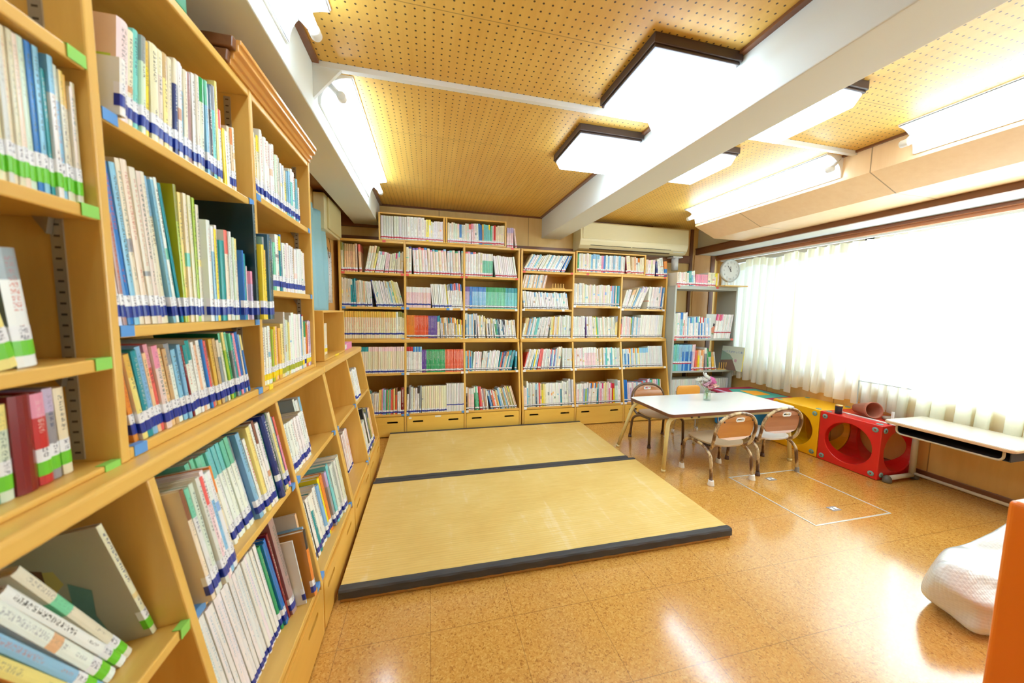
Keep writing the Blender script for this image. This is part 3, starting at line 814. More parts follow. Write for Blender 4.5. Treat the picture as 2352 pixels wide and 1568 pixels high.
BOOKS = []
def jit(c, a=9):
    return tuple(max(0, min(255, v + random.uniform(-a, a))) for v in c)
def make_spec(key, t, h, tape, opt):
    main, _, top = key.partition('/')
    bot = None
    if '\\' in top: top, bot = top.split('\\')
    c = lin(jit(PAL[main][0], 7)); bands = [(0, h, c)]
    word = PAL[main][1]
    if top:
        c2 = lin(jit(PAL[top][0], 6)); s = opt.get('split', 0.74) * h
        bands = [(0, s, c), (s, h, c2)]; word = PAL[main][1] + ' and ' + PAL[top][1]
    elif random.random() < 0.30 and not opt.get('plain') and main in ('wh', 'cr', 'gw', 'iv', 'pg'):
        c2 = lin(jit(random.choice([PAL[k][0] for k in ('lb', 'aq', 'pe', 'pp', 'py', 'mi', 'ta', 'gy')]), 12))
        a = random.uniform(0.3, 0.6) * h; bb = a + random.uniform(0.03, 0.14) * h
        bands = [(0, a, c), (a, bb, c2), (bb, h, c)]
    lum = sum(c[:3]) / 3
    if lum > 0.22: ik = lin(random.choice(INKS)) if 'ink' not in opt else lin(opt['ink'])
    else: ik = lin((236, 232, 220)) if random.random() < 0.8 else lin((240, 210, 80))
    ik = ik[:3] + (opt.get('inka', random.choice([0.5, 0.75, 0.9])),)
    st = []
    if tape:
        lz = opt.get('lz', 0.012) + random.uniform(-0.0015, 0.0015)
        bandh, whh = opt.get('bh', 0.018), opt.get('wh', 0.017)
        tc = lin(TAPE[tape]); w = lin((240, 241, 244))
        if opt.get('only'): st = [(lz, lz + bandh, tc, 0)]
        elif opt.get('wtop', True): st = [(lz, lz + bandh, tc, 0.0), (lz + bandh, lz + bandh + whh, w, 0.8)]
        if tape == 'black': st = [(lz, lz + 0.007, tc, 0), (lz + 0.007, lz + 0.019, w, 0.7), (lz + 0.019, lz + 0.0205, tc, 0)]
        if tape == 'red' and opt.get('thin', True): st = [(lz, lz + 0.011, tc, 0), (lz + 0.011, lz + 0.026, w, 0.7)]
    hard = opt.get('hard', t > 0.009)
    side = lin(opt['side']) if 'side' in opt else (c if lum < 0.6 or random.random() < 0.6 else lin((232, 228, 214)))
    return dict(t=t, h=h, col=c, bands=bands, ink=ik, seed=10.0 * random.randint(1, 400), tape=tape, sticker=st, hard=hard, side=side,
                wrap=(side == c), page=lin((238, 228, 204)), pm=0, word=word, opt=opt)

def cell(place, fr, u0, u1, z, front, tape, runs, setback=0.014, depth=0.16, fill=1.0, cap=0.5):
    """place: phrase naming the shelf; runs: (keys, n, thickness mm, height cm, lean deg, opts)"""
    specs = []
    for r in runs:
        keys, n, t, h, lean = r[:5]; opt = dict(r[5]) if len(r) > 5 else {}
        ks = keys.split(); n = n or len(ks)
        for i in range(n):
            hj = opt.get('hj', 0.25 if n > 6 and len(ks) == 1 else 0.7)
            tj = 0.03 if len(ks) == 1 and n > 5 else 0.18
            s = make_spec(ks[i % len(ks)], t / 1000 * random.uniform(1 - tj, 1 + tj), min(h / 100 + random.uniform(-hj, hj) / 100, cap), opt.get('tape', tape), opt)
            s['lean'] = math.radians(lean + (random.uniform(-0.8, 0.8) if lean else random.uniform(-0.3, 0.3)))
            s['gap'] = opt.get('gap', 0) / 1000 if i == 0 else 0
            s['sb'] = opt.get('sb', setback) + random.uniform(-0.003, 0.003)
            s['d'] = opt.get('d', depth) * random.uniform(0.94, 1.0)
            specs.append(s)
    def layout(k):
        pb, th, ph = 0.0, 0.0, 9.0; pos = []
        for s in specs:
            ang = s['lean']; mh = min(s['h'], ph)
            wid = s['t'] * k / math.cos(ang)
            b = max(pb, pb + mh * math.tan(th) - mh * math.tan(ang)) + s['gap'] + 0.0004
            pos.append(b); pb = b + wid; th = ang; ph = s['h']
        ext = max(pb, pb + ph * math.tan(th))
        return pos, ext
    W = (u1 - u0) * fill
    lo, hi = 0.25, 2.2
    for _ in range(30):
        k = (lo + hi) / 2
        if layout(k)[1] > W: hi = k
        else: lo = k
    if layout(lo)[1] > u1 - u0: pass
    pos, _ = layout(lo)
    for s, b in zip(specs, pos):
        s['t'] *= lo; a = s['lean']; t = s['t']
        ca, sa = math.cos(a), math.sin(a)
        # pivot about the lower corner that touches the shelf
        ub = u0 + b
        if a >= 0:
            pu = ub + t / ca
            def loc(u, z_, pu=pu, t=t, ca=ca, sa=sa): return pu + (u - t) * ca + z_ * sa, -(u - t) * sa + z_ * ca
        else:
            def loc(u, z_, ub=ub, ca=ca, sa=sa): return ub + u * ca + z_ * sa, -u * sa + z_ * ca
        fo = front - s['sb']
        pt = PITCH if (fr is FLl or fr is FBl) else 0.0
        cp, sp_ = math.cos(pt), math.sin(pt)
        def T(u, w, zz, loc=loc, fo=fo, z=z, fr=fr, cp=cp, sp_=sp_, sb=s['sb']):
            lu, lz = loc(u, zz); return fr.p(lu, fo - w * cp - lz * sp_, z + 0.0006 + lz * cp - (w + sb) * sp_)
        s['T'] = T; s['place'] = place
        # projected spine size in the picture
        q = [T(0, 0, 0), T(t, 0, 0), T(t, 0, s['h']), T(0, 0, s['h'])]
        pp = []
        for p in q:
            v = Vector(p) - Vector(CAM_POS)
            x, y, zc = v.dot(CX), v.dot(CY), v.dot(CZ)
            if zc > -0.02: zc = -0.02
            pp.append((1176 + F_PX * x / -zc, 784 - F_PX * y / -zc))
        pp2 = [(min(max(x, 0), 2352), min(max(y, 0), 1568)) for x, y in pp]
        ar = abs(sum(pp2[i][0] * pp2[(i + 1) % 4][1] - pp2[(i + 1) % 4][0] * pp2[i][1] for i in range(4))) / 2
        cxm = sum(x for x, y in pp) / 4; cym = sum(y for x, y in pp) / 4
        s['area'] = ar * s['opt'].get('vis', 1.0); s['off'] = cxm < -30 or cym > 1620 or cym < -60 or ar < 8
        BOOKS.append(s)
CX = Vector((RX[0], RY[0], RZ[0])); CY = Vector((RX[1], RY[1], RZ[1])); CZ = Vector((RX[2], RY[2], RZ[2]))

# ---- left wall, green-tagged bay
LL = dict(lz=0.014, bh=0.020, wh=0.019)
def o(**k): d = dict(LL); d.update(k); return d
cell('top shelf of the green-tagged bay', FLu, 0.20, 0.56, 1.489, 0, 'green', [('wh li pp wh cr', 18, 18, 17, 0, o())])
cell('full second shelf of the green-tagged bay', FLu, 0.201, 0.690, 1.268, 0, 'green', [
    ('cr pg wh cr', 44, 8, 19.0, 0, o()), ('cr pg wh pg cr cr pg cr iv', 11, 8.2, 19.4, 0, o(hj=0.25, inka=0.3, plain=True)), ('bl lb', 2, 8, 19.4, 0, o(hj=0.2)), ('tl', 1, 6, 17.2, 0, o()), ('wh/lb', 1, 8, 19, 0, o()), ('lb/pg', 1, 8, 18.8, 0, o()), ('iv/mu', 2, 8, 18, 0, o()), ('iv', 2, 8, 17, 0, o())], depth=0.15, fill=0.995)
cell('half-empty third shelf of the green-tagged bay', FLu, 0.201, 0.605, 1.033, 0, 'green', [
    ('cr wh py', 12, 19, 15, 0, o()), ('py mi', 2, 14, 15.6, -12, o()), ('py', 1, 16, 15.6, -11, o()), ('wh/gy', 1, 20, 15.2, -4, o(side=(110, 120, 124)))], setback=0.02)
cell('fourth shelf of the green-tagged bay', FLu, 0.201, 0.655, 0.862, 0, 'green', [
    ('cr wh pg mi', 13, 18, 12.9, 0, o()), ('wh pp', 2, 15, 12.8, 0, o()), ('mi', 1, 15, 12.8, 0, o()), ('pg/py', 1, 12, 12.6, 0, o()), ('dr', 1, 24, 13.2, 0, o(tape=None, inka=0)), ('re/pi', 1, 16, 13.0, -2, o()), ('gy/li', 1, 12, 12.8, -2, o()), ('cr', 1, 12, 12.6, -2, o())], fill=1.0, setback=0.032)
cell('wide bottom shelf of the green-tagged bay', FLl, 0.20, 0.655, ZM, taper(ZM), 'green', [
    ('wh cr lb', 10, 14, 22, -30, o(hard=True)), ('lb/wh', 1, 16, 22, -29, o(hard=True)), ('co/br', 1, 15, 22.5, -28, o()), ('br', 1, 7, 23, -28, o()), ('ro', 1, 15, 23, -27, o()), ('py', 1, 18, 23.5, -27, o()), ('lb', 1, 12, 23.5, -26, o()), ('wh', 1, 18, 24, -25, o()),
    ('wh', 1, 17, 24, -25, o(ink=(30, 30, 30), inka=1)), ('cr', 1, 15, 25, -24, o())], fill=1.0, setback=0.055, cap=0.26)
cell('wide bottom shelf of the green-tagged bay', FLl, 0.64, 0.69, ZM, taper(ZM), 'green', [('cr', 1, 14, 23.4, -9, o(side=(196, 186, 160)))], setback=0.045, depth=0.20, fill=1.0)
# ---- left wall, middle blue-tagged bay
cell('top shelf of the middle blue-tagged bay', FLu, 0.738, 1.140, 1.43, 0, 'navy', [
    ('wh', 1, 14, 9.0, 5, o(sb=-0.004, side=(232, 232, 220))), ('ye/or', 1, 7, 10.5, 5, o()), ('pp', 1, 24, 17.6, 5, o(sb=0.012, side=(238, 200, 160), d=0.19)),
    ('cr aq', 2, 12, 18.0, 5, o()), ('pg/gy', 1, 13, 18.2, 5, o()), ('ye/mu', 1, 13, 18.4, 5, o()), ('cr iv/cr', 2, 19, 18.8, 4, o()), ('py/ta', 1, 13, 19.2, 4, o()), ('cr nv/cr', 2, 11, 19.6, 4, o()),
    ('wh lb/wh', 2, 11, 20, 4, o()), ('cr', 1, 13, 20.3, 3, o()), ('ma', 1, 13, 20.6, 3, o()), ('wh cr', 2, 11, 20.8, 3, o()), ('pg/gr', 1, 17, 21, 3, o()), ('lb/mi ta/pe', 2, 12, 21.4, 2, o()),
    ('bk/sl', 1, 15, 22.4, 2, o()), ('aq/gy', 1, 16, 23, 2, o()), ('py', 1, 11, 24.6, 1, o()), ('wh/co', 1, 14, 18, 1, o()), ('ye wh', 2, 13, 14.5, 0, o(tape=None)), ('wh/cr', 1, 14, 16.4, 0, o()), ('pe/or', 1, 13, 16.6, 0, o()), ('wh', 1, 13, 16.4, 0, o())], depth=0.17)
cell('second shelf of the middle blue-tagged bay', FLu, 0.713, 1.199, 1.082, 0, 'navy', [
    ('wh', 1, 9, 16, -4, o()), ('ma', 1, 9, 19, -4, o()), ('bl', 1, 16, 26.5, -6, o()), ('lb', 1, 13, 27.3, -6, o()), ('cr', 2, 15, 28.6, -5, o()), ('cr iv cr', 3, 14, 28.2, -6, o()), ('cr/lb', 1, 12, 28, -7, o()), ('lb', 1, 9, 28, -7, o()),
    ('wh', 2, 11, 27.8, -8, o()), ('tl', 1, 8, 27.6, -9, o()), ('lg/ol', 1, 12, 28.2, -2, o(side=(196, 196, 30))), ('py cr', 4, 11, 27.6, -1, o(hj=0.2)), ('lg', 1, 10, 27.2, 0, o()), ('cr', 1, 13, 27.0, 0, o()),
    ('wh', 1, 21, 23, 0, o(sb=0.0)), ('lb/wh', 1, 13, 22.7, 0, o(sb=0.0)), ('ye', 1, 12, 22.3, 0, o(sb=0.0)), ('wh', 1, 9, 22.4, 0, o(sb=0.0)), ('tl', 1, 21, 20.2, 0, o(sb=-0.002)), ('cr/co', 1, 18, 22, 0, o(sb=-0.004)),
    ('pg wh', 3, 11, 22, 0, o(sb=-0.004)), ('cr/py', 1, 13, 21.5, 0, o(sb=-0.006)), ('bl tl', 2, 10, 18.0, 0, o(sb=-0.014)), ('pp', 1, 8, 14.5, 0, o(sb=-0.014)), ('li/pi', 1, 12, 13.2, 0, o(sb=-0.022)),
    ('dk', 1, 17, 30.8, 0, o(sb=-0.030, d=0.235, side=(16, 44, 46))), ('ye', 1, 17, 20.5, 0, o(sb=-0.042)), ('ye/mu', 1, 15, 20.5, 0, o(sb=-0.042)), ('aq/gy', 1, 14, 24, 0, o(sb=-0.034, tape=None, d=0.235, side=(150, 196, 196))),
    ('sl', 1, 19, 24, 0, o(sb=-0.046)), ('dk/sl', 1, 12, 23.6, 0, o(sb=-0.046))], depth=0.17, fill=0.985)
cell('third shelf of the middle blue-tagged bay', FLu, 0.713, 1.155, 0.872, 0, 'navy', [
    ('or', 1, 10, 16.4, -10, o()), ('py/mu', 1, 13, 16.6, -10, o()), ('tl lb', 2, 10, 16.6, -10, o()), ('pe', 1, 8, 16.6, -10, o()), ('co/pi', 1, 10, 16.8, -10, o()), ('pp/pi', 1, 12, 16.8, -10, o()), ('pe ta', 2, 9, 16.4, -10, o()),
    ('wh/gy', 1, 13, 16.4, -10, o()), ('lb', 2, 10, 16.4, -10, o()), ('dr', 1, 6, 16.2, -10, o()), ('wh/tl', 2, 11, 16.6, -10, o()), ('wh', 1, 10, 16.4, -10, o()), ('pe wh', 2, 10, 16.6, -10, o()), ('bl', 1, 7, 16.6, -10, o()), ('co', 1, 8, 16.6, -10, o()),
    ('ta/br', 1, 9, 16.8, -10, o()), ('mu ta', 2, 10, 16.8, -10, o()), ('gy/cr', 1, 9, 16.4, -10, o()), ('cr', 1, 9, 16.2, -10, o()), ('mi', 1, 10, 17.6, -11, o(side=(10, 110, 60))), ('lg/py', 1, 8, 17.6, -11, o()), ('gr/mi', 2, 8, 17.8, -11, o()),
    ('gy/mi', 1, 9, 18, -11, o()), ('tl', 1, 8, 17.8, -11, o()), ('pi', 1, 8, 18, -12, o()), ('bl', 1, 16, 18.2, -12, o(side=(10, 90, 170))), ('cr/lb', 1, 8, 17.8, -12, o()), ('bl/py', 1, 8, 17.6, -13, o())], setback=0.012, depth=0.14, fill=1.0)
# ---- left wall, bay next to the hanging cloth
cell('top shelf of the bay beside the cloth', FLu, 1.222, 1.63, 1.458, 0, 'navy', [
    ('aq/cr cr py cr/ye', 4, 11, 18, 0, o()), ('wh', 7, 13, 20.5, 0, o(ink=(200, 90, 90), inka=0.9, hj=0.9)), ('pg cr', 3, 12, 18, 0, o()), ('wh lb wh', 3, 13, 17, 0, o()), ('py/cr lb lb', 3, 12, 16.8, 0, o()), ('pg aq/wh', 2, 13, 18.5, 0, o()),
    ('wh', 1, 13, 18.6, 0, o(ink=(190, 60, 60), inka=1)), ('aq/ta lb', 2, 13, 17.4, 0, o()), ('wh', 2, 10, 15, 0, o())], depth=0.15)
cell('second shelf of the bay beside the cloth', FLu, 1.222, 1.262, 1.175, 0, 'navy', [('re', 2, 10, 18.5, 0, o(vis=0.6)), ('gy', 1, 9, 17, 0, o(vis=0.4))], fill=1.0, setback=0.05)
cell('second shelf of the bay beside the cloth', FLu, 1.300, 1.66, 1.175, 0, 'navy', [
    ('bl lb gr/mi mi', 4, 12, 16.2, 0, o()), ('wh', 1, 15, 19.0, 0, o(side=(226, 224, 214))), ('tl/ye', 1, 9, 18.5, 0, o()), ('bl', 1, 9, 20.6, 0, o(side=(0, 76, 130), d=0.2)), ('wh', 5, 13, 18, 0, o()), ('cr/ta', 1, 10, 17.8, 0, o()), ('wh', 5, 15, 17.2, 0, o(inka=0.3))], depth=0.15)
cell('yellow-tagged bottom shelf beside the cloth', FLu, 1.222, 1.70, 0.866, 0, 'yellow', [
    ('wh', 5, 12, 18.5, -1, o(inka=0.9)), ('lg mg ye', 3, 8, 18.2, -1, o(tape='yellow')), ('pe mu', 2, 14, 18.6, -1, o(tape='yellow')), ('py', 1, 18, 18.6, -1, o(tape='olive', ink=(80, 80, 40), inka=1)), ('gw', 1, 8, 24.2, 0, o(tape='olive', side=(224, 222, 214), d=0.2)), ('pg pg py', 3, 10, 20, 0, o(tape='olive')),
    ('wh', 5, 15, 22.5, 0, o(tape='olive', inka=0.3)), ('lb/bl', 1, 10, 22, 0, o(tape='olive')), ('cr', 1, 14, 22.2, 0, o()), ('wh/re', 1, 9, 22, 0, o()), ('wh/gr', 1, 14, 20, 0, o(tape='navy', split=0.66)), ('or re', 2, 8, 18, 0, o()), ('pp li li', 3, 11, 19, 0, o(tape='yellow'))], depth=0.15, cap=0.27)
cell('inside the plywood crate on the left ledge', FL(-0.505), 1.985, 2.12, 0.863, 0, 'yellow', [('cr', 6, 19, 16.8, 0, o(inka=0.15, plain=True))], setback=0.05)
# ---- left wall, lower cabinet
cell('upper shelf of the near base cabinet, middle bay', FLl, 0.714, 1.198, ZM, taper(ZM), 'navy', [
    ('cr/br', 1, 11, 22.5, -3, o(sb=-0.018, plain=True, side=(224, 208, 176))), ('gw/mi pg gw', 3, 10, 23, -3, o(sb=-0.018, plain=True, tape='navy')), ('pp/co', 1, 8, 23.2, -3, o(sb=-0.018)), ('wh lb/wh wh', 3, 10, 23, -3, o(sb=-0.012)), ('cr/or', 1, 8, 23, -3, o(sb=-0.008)), ('wh/mi', 4, 13, 24.4, -6, o(split=0.70, hj=0.2, inka=0.5, sb=0.034)), ('wh/aq', 4, 12.5, 24.6, -6, o(split=0.72, hj=0.2, inka=0.5, sb=0.033)), ('wh/mi', 2, 13, 24.8, -6, o(split=0.72, hj=0.2, inka=0.5, sb=0.03)), ('wh/gy', 1, 9, 24.6, -6, o(sb=0.03)),
    ('lb', 1, 15, 24.8, -6, o(side=(100, 150, 200), sb=0.022)), ('wh', 1, 11, 23.0, -6, o(ink=(220, 60, 40), inka=1, sb=0.02)), ('py', 1, 15, 24.4, -5, o(inka=0.5, sb=0.016)), ('wh', 1, 11, 25, -5, o()), ('wh/br', 1, 9, 25.2, -5, o()), ('wh', 1, 15, 25.2, -5, o(side=(222, 224, 220))),
    ('gr', 1, 4, 24.4, -5, o(tape=None)), ('nv', 1, 19, 25.8, -4, o(side=(24, 44, 130), lz=0.035, sb=0.0)), ('gy', 1, 7, 24.8, -4, o(tape=None)), ('dg', 1, 11, 25.4, -4, o(tape=None, sb=0.006)), ('wh', 1, 10, 25, -4, o(ink=(200, 50, 60), inka=1)), ('py/cr', 1, 12, 25.2, -4, o()), ('tl', 1, 9, 23.4, -4, o()), ('pi/co', 1, 12, 23.2, -4, o())],
    depth=0.17, cap=0.26, fill=0.995, setback=0.010)
cell('bottom shelf of the near base cabinet, middle bay', FLl, 0.722, 1.19, ZD, taper(ZD), 'navy', [
    ('wh', 20, 13, 29.0, -5, o(hj=0.1, ink=(150, 190, 210), inka=0.7, lz=0.006, bh=0.016, only=True, plain=True, side=(226, 224, 214), sb=0.06)), ('gr', 1, 10, 28, -5, o(sb=0.055)), ('bl', 2, 10, 28, -5, o(sb=0.05)), ('dr', 1, 8, 28.6, -4, o(tape=None, sb=0.05)), ('ma', 1, 26, 31.0, -3, o(side=(150, 96, 96), d=0.2, sb=0.045)),
    ('gw', 1, 6, 22, -1, o()), ('or/bk', 1, 19, 22.0, 3, o(side=(190, 126, 44), d=0.19, split=0.72, sb=0.0, gap=14)), ('lb', 1, 12, 22.4, 2, o(sb=0.004)), ('cr/pe', 1, 11, 26, 0, o(side=(226, 218, 204), sb=0.02))], depth=0.17, fill=1.0, setback=0.018, cap=0.32)
cell('upper shelf of the near base cabinet, farthest bay', FLl, 1.222, 1.50, ZM, taper(ZM), 'navy', [
    ('gr/wh', 1, 8, 17.4, -3, o(sb=0.024)), ('wh', 9, 13, 17.6, -3, o(inka=0.8, plain=True, sb=0.024)), ('gy/gw', 1, 12, 22, -3, o(side=(150, 166, 172), sb=0.05)), ('sl/gw', 1, 14, 22.2, -3, o(side=(150, 166, 172), sb=0.05)), ('wh/lb', 1, 12, 22.6, -3, o(sb=0.045))], depth=0.15, setback=0.016)
cell('bottom shelf of the near base cabinet, farthest bay', FLl, 1.222, 1.675, ZD, taper(ZD), 'navy', [
    ('wh', 3, 14, 23, -4, o(ink=(60, 60, 60), inka=1, plain=True, only=True, sb=0.045)), ('bk', 1, 3, 22.6, -4, o(tape=None, sb=0.045)), ('wh tl/wh wh wh', 4, 13, 23.2, -4, o(ink=(70, 70, 70), inka=1, plain=True, only=True, sb=0.045)), ('lb', 1, 10, 23.4, -4, o(sb=0.04)), ('ye', 1, 12, 24.6, -4, o(sb=0.04)), ('or', 1, 13, 24.8, -4, o(sb=0.036)), ('gy/li', 1, 13, 25, -4, o(sb=0.03)), ('aq', 1, 12, 26, -4, o(sb=0.025)),
    ('gw', 1, 19, 25, -3, o(side=(214, 218, 214), tape='navy', sb=0.02)), ('gw', 1, 10, 26, -3, o(side=(214, 218, 214), tape='navy')), ('pg', 1, 22, 26, -3, o(side=(210, 216, 206), tape='navy', sb=0.01))], depth=0.16, setback=0.014)
cell('lower shelf of the far base cabinet, crate side', FLl, 2.02, 2.155, ZD, taper(ZD), 'navy', [('wh pp wh', 8, 14, 23.5, -2, o(ink=(220, 110, 110), inka=0.7, lz=0.006, wtop=False, only=True, bh=0.012, sb=0.085))], depth=0.16)
cell('upper shelf of the far base cabinet, last bay', FLl, 2.186, 2.39, ZM, taper(ZM), 'navy', [('cr wh', 3, 12, 19, -3, o()), ('wh', 6, 13, 18.6, -3, o(lz=0.006, wtop=False, only=True, bh=0.012, plain=True))], depth=0.16)
cell('lower shelf of the far base cabinet, last bay', FLl, 2.186, 2.50, ZD, taper(ZD), 'navy', [('gw pg', 4, 13, 22, -4, o()), ('bk', 1, 16, 29, -4, o(side=(40, 40, 46))), ('wh sl', 2, 12, 24, -4, o()), ('ol/nv', 1, 14, 26, -4, o(side=(180, 176, 120))), ('pe wh', 3, 10, 24, -4, o())], depth=0.17)

# ---- far wall, upper cases  (bay 1..6 from the left)
N_, R_, K_ = 'navy', 'red', 'black'
S = dict(lz=0.010, bh=0.014, wh=0.014)
def q(**k): d = dict(S); d.update(k); return d
top1 = 'left half of the long box shelf'
cell(top1, FB(3.235), -0.402, 0.128, 1.726, 0, R_, [('gw', 5, 20, 19.6, 0, q(plain=True, hj=0.05, inka=0.3)), ('gw', 5, 20, 19.6, 0, q(plain=True, hj=0.05, inka=0.3, gap=3)), ('wh', 5, 30, 20, 0, q(plain=True, hj=0.05, gap=2)), ('cr', 1, 14, 18, 0, q()), ('ye', 1, 24, 18.6, 0, q()), ('wh/ye', 1, 16, 19, 0, q()), ('cr wh', 2, 15, 17, 0, q()), ('wh', 5, 16, 17.8, 0, q(hj=0.2))], setback=0.006, depth=0.15)
cell('right half of the long box shelf', FB(3.235), 0.168, 0.692, 1.726, 0, R_, [('cr wh', 3, 16, 17.4, 0, q()), ('pg', 2, 16, 17.2, 0, q()), ('cr/pp', 1, 15, 17, 0, q()), ('wh/bl', 1, 17, 16.5, 0, q(split=0.3)), ('pg wh cr', 4, 14, 17.2, 0, q()), ('wh/co', 1, 18, 17.4, 0, q()), ('pp/pi', 1, 16, 18.6, -3, q()), ('pp', 1, 13, 18.4, -3, q()), ('wh', 2, 14, 17.8, -3, q()), ('bl', 2, 14, 18, -3, q()), ('ta/mu', 1, 13, 18, -2, q()), ('aq', 3, 14, 17.8, -2, q()), ('aq/ye', 1, 12, 18, -2, q()), ('mi', 1, 13, 17.8, 0, q()), ('pp', 1, 13, 18, 0, q()), ('pi/re', 1, 15, 18, 0, q(split=0.25)), ('cr', 5, 15, 17.6, 0, q())], setback=0.006, depth=0.15)
cell('top of the far bookcase beside the long box shelf', FB(3.235), 0.716, 0.815, 1.713, 0, R_, [('pp/li', 3, 17, 18.2, 0, q(hj=0.2, plain=True)), ('pp', 1, 14, 18, -7, q())], setback=0.004, depth=0.14)
u = lambda i: (BX + BX2)[i]
cell('top row, first bay of the far wall', FBu, -0.725, -0.215, 1.432, 0, R_, [('cr/ol', 1, 20, 23.5, 0, q()), ('ol', 1, 10, 23, 0, q()), ('pe/ta', 5, 16, 23.3, 0, q(hj=0.2, side=(190, 150, 110))), ('ta', 1, 20, 23.5, 0, q()), ('pe/co', 1, 20, 22.8, -3, q(gap=5)), ('wh/cr', 2, 18, 23, 12, q(gap=22, ink=(200, 60, 50), inka=0.9)), ('iv/pe', 1, 24, 23.3, 12, q()), ('py/ol', 1, 16, 22.5, 12, q()), ('wh wh/lb wh/pi', 4, 16, 18.5, 10, q(split=0.85)), ('pp', 2, 15, 17, 8, q()), ('cr iv', 3, 15, 17, 6, q()), ('cr/mg', 1, 12, 17, 5, q()), ('iv cr/aq ta', 4, 13, 18.5, 2, q())], setback=0.012)
cell('top row, second bay of the far wall', FBu, -0.195, 0.308, 1.432, 0, R_, [('cr', 1, 22, 23.2, 0, q()), ('wh/nv', 1, 24, 23.2, 0, q(split=0.93, ink=(220, 80, 60))), ('wh/pu wh/pu cr/co wh/co wh/bl', 5, 22, 23, -3, q(split=0.93, ink=(226, 90, 60), inka=0.9, gap=6)), ('cr wh/pi cr/lb wh/tl', 7, 21, 22.4, -3, q(split=0.93, ink=(226, 100, 80), inka=0.8)), ('wh/li gw/aq iv cr/gr', 5, 21, 22, -2, q(split=0.93, ink=(226, 100, 80), inka=0.8)), ('cr/aq', 1, 16, 22, 0, q(split=0.93, gap=4))], setback=0.012)
cell('top row, third bay of the far wall', FBu, 0.328, 0.822, 1.432, 0, R_, [('wh/co wh/pi wh/bl', 4, 20, 22, 0, q(split=0.93, ink=(220, 90, 90))), ('cr wh', 3, 15, 21.5, 0, q()), ('mi/wh', 6, 13, 21.2, 0, q(split=0.7, hj=0.1, inka=0.8)), ('wh', 4, 14, 20, -9, q(plain=True, inka=0.2)), ('wh', 7, 14, 19.6, -10, q(plain=True, inka=0.2)), ], setback=0.012)
cell('top row, fourth bay of the far wall', FBu, 0.876, 1.388, 1.505, 0, R_, [('cr lb wh wh cr lb wh', 8, 15, 17.2, 30, q()), ('wh gw cr wh lb wh', 14, 15, 17.6, 28, q()), ('bl cr', 3, 13, 17.8, 25, q())], setback=0.012, cap=0.18)
cell('thin second row, fourth bay of the far wall', FBu, 0.876, 1.14, 1.343, 0, None, [('cr ta wh pe lb cr wh', 18, 8, 13.2, 12, q(hj=0.3)), ], setback=0.04, cap=0.136)
cell('third row, fourth bay of the far wall', FBu, 0.876, 1.36, 1.140, 0, K_, [('wh cr gw', 4, 12, 17.5, -7, q()), ('wh gw wh wh/lb', 24, 11, 16.2, -9, q(inka=0.3))], setback=0.012, cap=0.18)
cell('under the air conditioner in the short box shelf', FB(3.235), 1.440, 2.19, 1.520, 0, R_, [('gr', 1, 12, 17, 0, q()), ('wh cr', 6, 15, 17.8, 0, q(ink=(200, 90, 90))), ('lb wh/lb', 4, 16, 17.4, 0, q()), ('wh pi bl', 4, 14, 17, 0, q()), ('lb wh gw', 9, 15, 17, 0, q()), ('dr', 1, 8, 17.2, -6, q()), ('cr', 1, 26, 17.8, -6, q()), ('ta cr pe wh', 4, 16, 17, -3, q()), ('wh/or', 1, 12, 16.8, -3, q()), ('cr', 2, 17, 16.8, 0, q())], setback=0.006, depth=0.15, cap=0.185)
cell('right of the short box shelf on the bookcase top', FB(3.235), 2.215, 2.472, 1.508, 0, R_, [('cr wh/pp', 4, 16, 16.4, 0, q()), ('nv', 1, 12, 14.5, -8, q()), ('wh', 1, 13, 17.5, -8, q()), ('gw', 1, 22, 18.6, -10, q()), ('bl/or', 1, 18, 15.5, -4, q(split=0.5))], setback=0.006, depth=0.15)
cell('second row, first bay of the far wall', FBu, -0.725, -0.215, 1.135, 0, N_, [('cr iv', 6, 12, 24, 0, q()), ('tl/cr tl tl', 3, 12, 23.8, -1, q(split=0.8)), ('iv pe cr wh', 7, 12, 22.6, -1, q(inka=0.8)), ('wh', 3, 12, 22, -2, q()), ('nv', 1, 8, 24.5, -12, q()), ('wh gw wh', 9, 10, 22.8, -11, q(inka=0.3)), ('wh/ta pg lb', 5, 11, 23, -12, q()), ('py', 2, 10, 23.4, -13, q()), ('cr', 3, 10, 23, -14, q())], setback=0.012, cap=0.262)
cell('second row, second bay of the far wall', FBu, -0.195, 0.308, 1.135, 0, N_, [('pp/wh', 16, 10.5, 18.3, 0, q(ink=(224, 130, 130), hj=0.1, lz=0.022, wtop=False, only=True)), ('wh', 9, 11, 21.5, -5, q(inka=0.2, plain=True)), ('ye', 1, 6, 21, -6, q()), ('wh/gy', 2, 11, 21.5, -6, q()), ('wh/bl wh/li wh/co', 7, 11, 22.5, -4, q(split=0.72, tape=K_))], setback=0.012, cap=0.262)
cell('second row, third bay of the far wall', FBu, 0.328, 0.828, 1.135, 0, K_, [('li/pu', 4, 11, 20.2, 0, q(split=0.78, hj=0.05)), ('bl', 2, 12, 20.2, 0, q(hj=0.05)), ('lb/bl', 11, 11.5, 20.2, 0, q(split=0.78, hj=0.05, ink=(240, 240, 250))), ('mi/gr', 16, 11.5, 20.2, 0, q(split=0.78, hj=0.05)), ('aq/tl', 10, 11.5, 20.0, 0, q(split=0.78, hj=0.05))], setback=0.012)
cell('second row, fifth bay of the far wall', FBu, 1.412, 1.922, 1.182, 0, K_, [('gw wh cr', 6, 13, 22, 0, q()), ('cr gw wh iv pp', 19, 12, 21, 0, q(inka=0.4)), ('wh/co', 1, 10, 21, 0, q()), ('lb li tl cr tl', 6, 12, 20.6, 0, q(inka=0.5))], setback=0.012, cap=0.225)
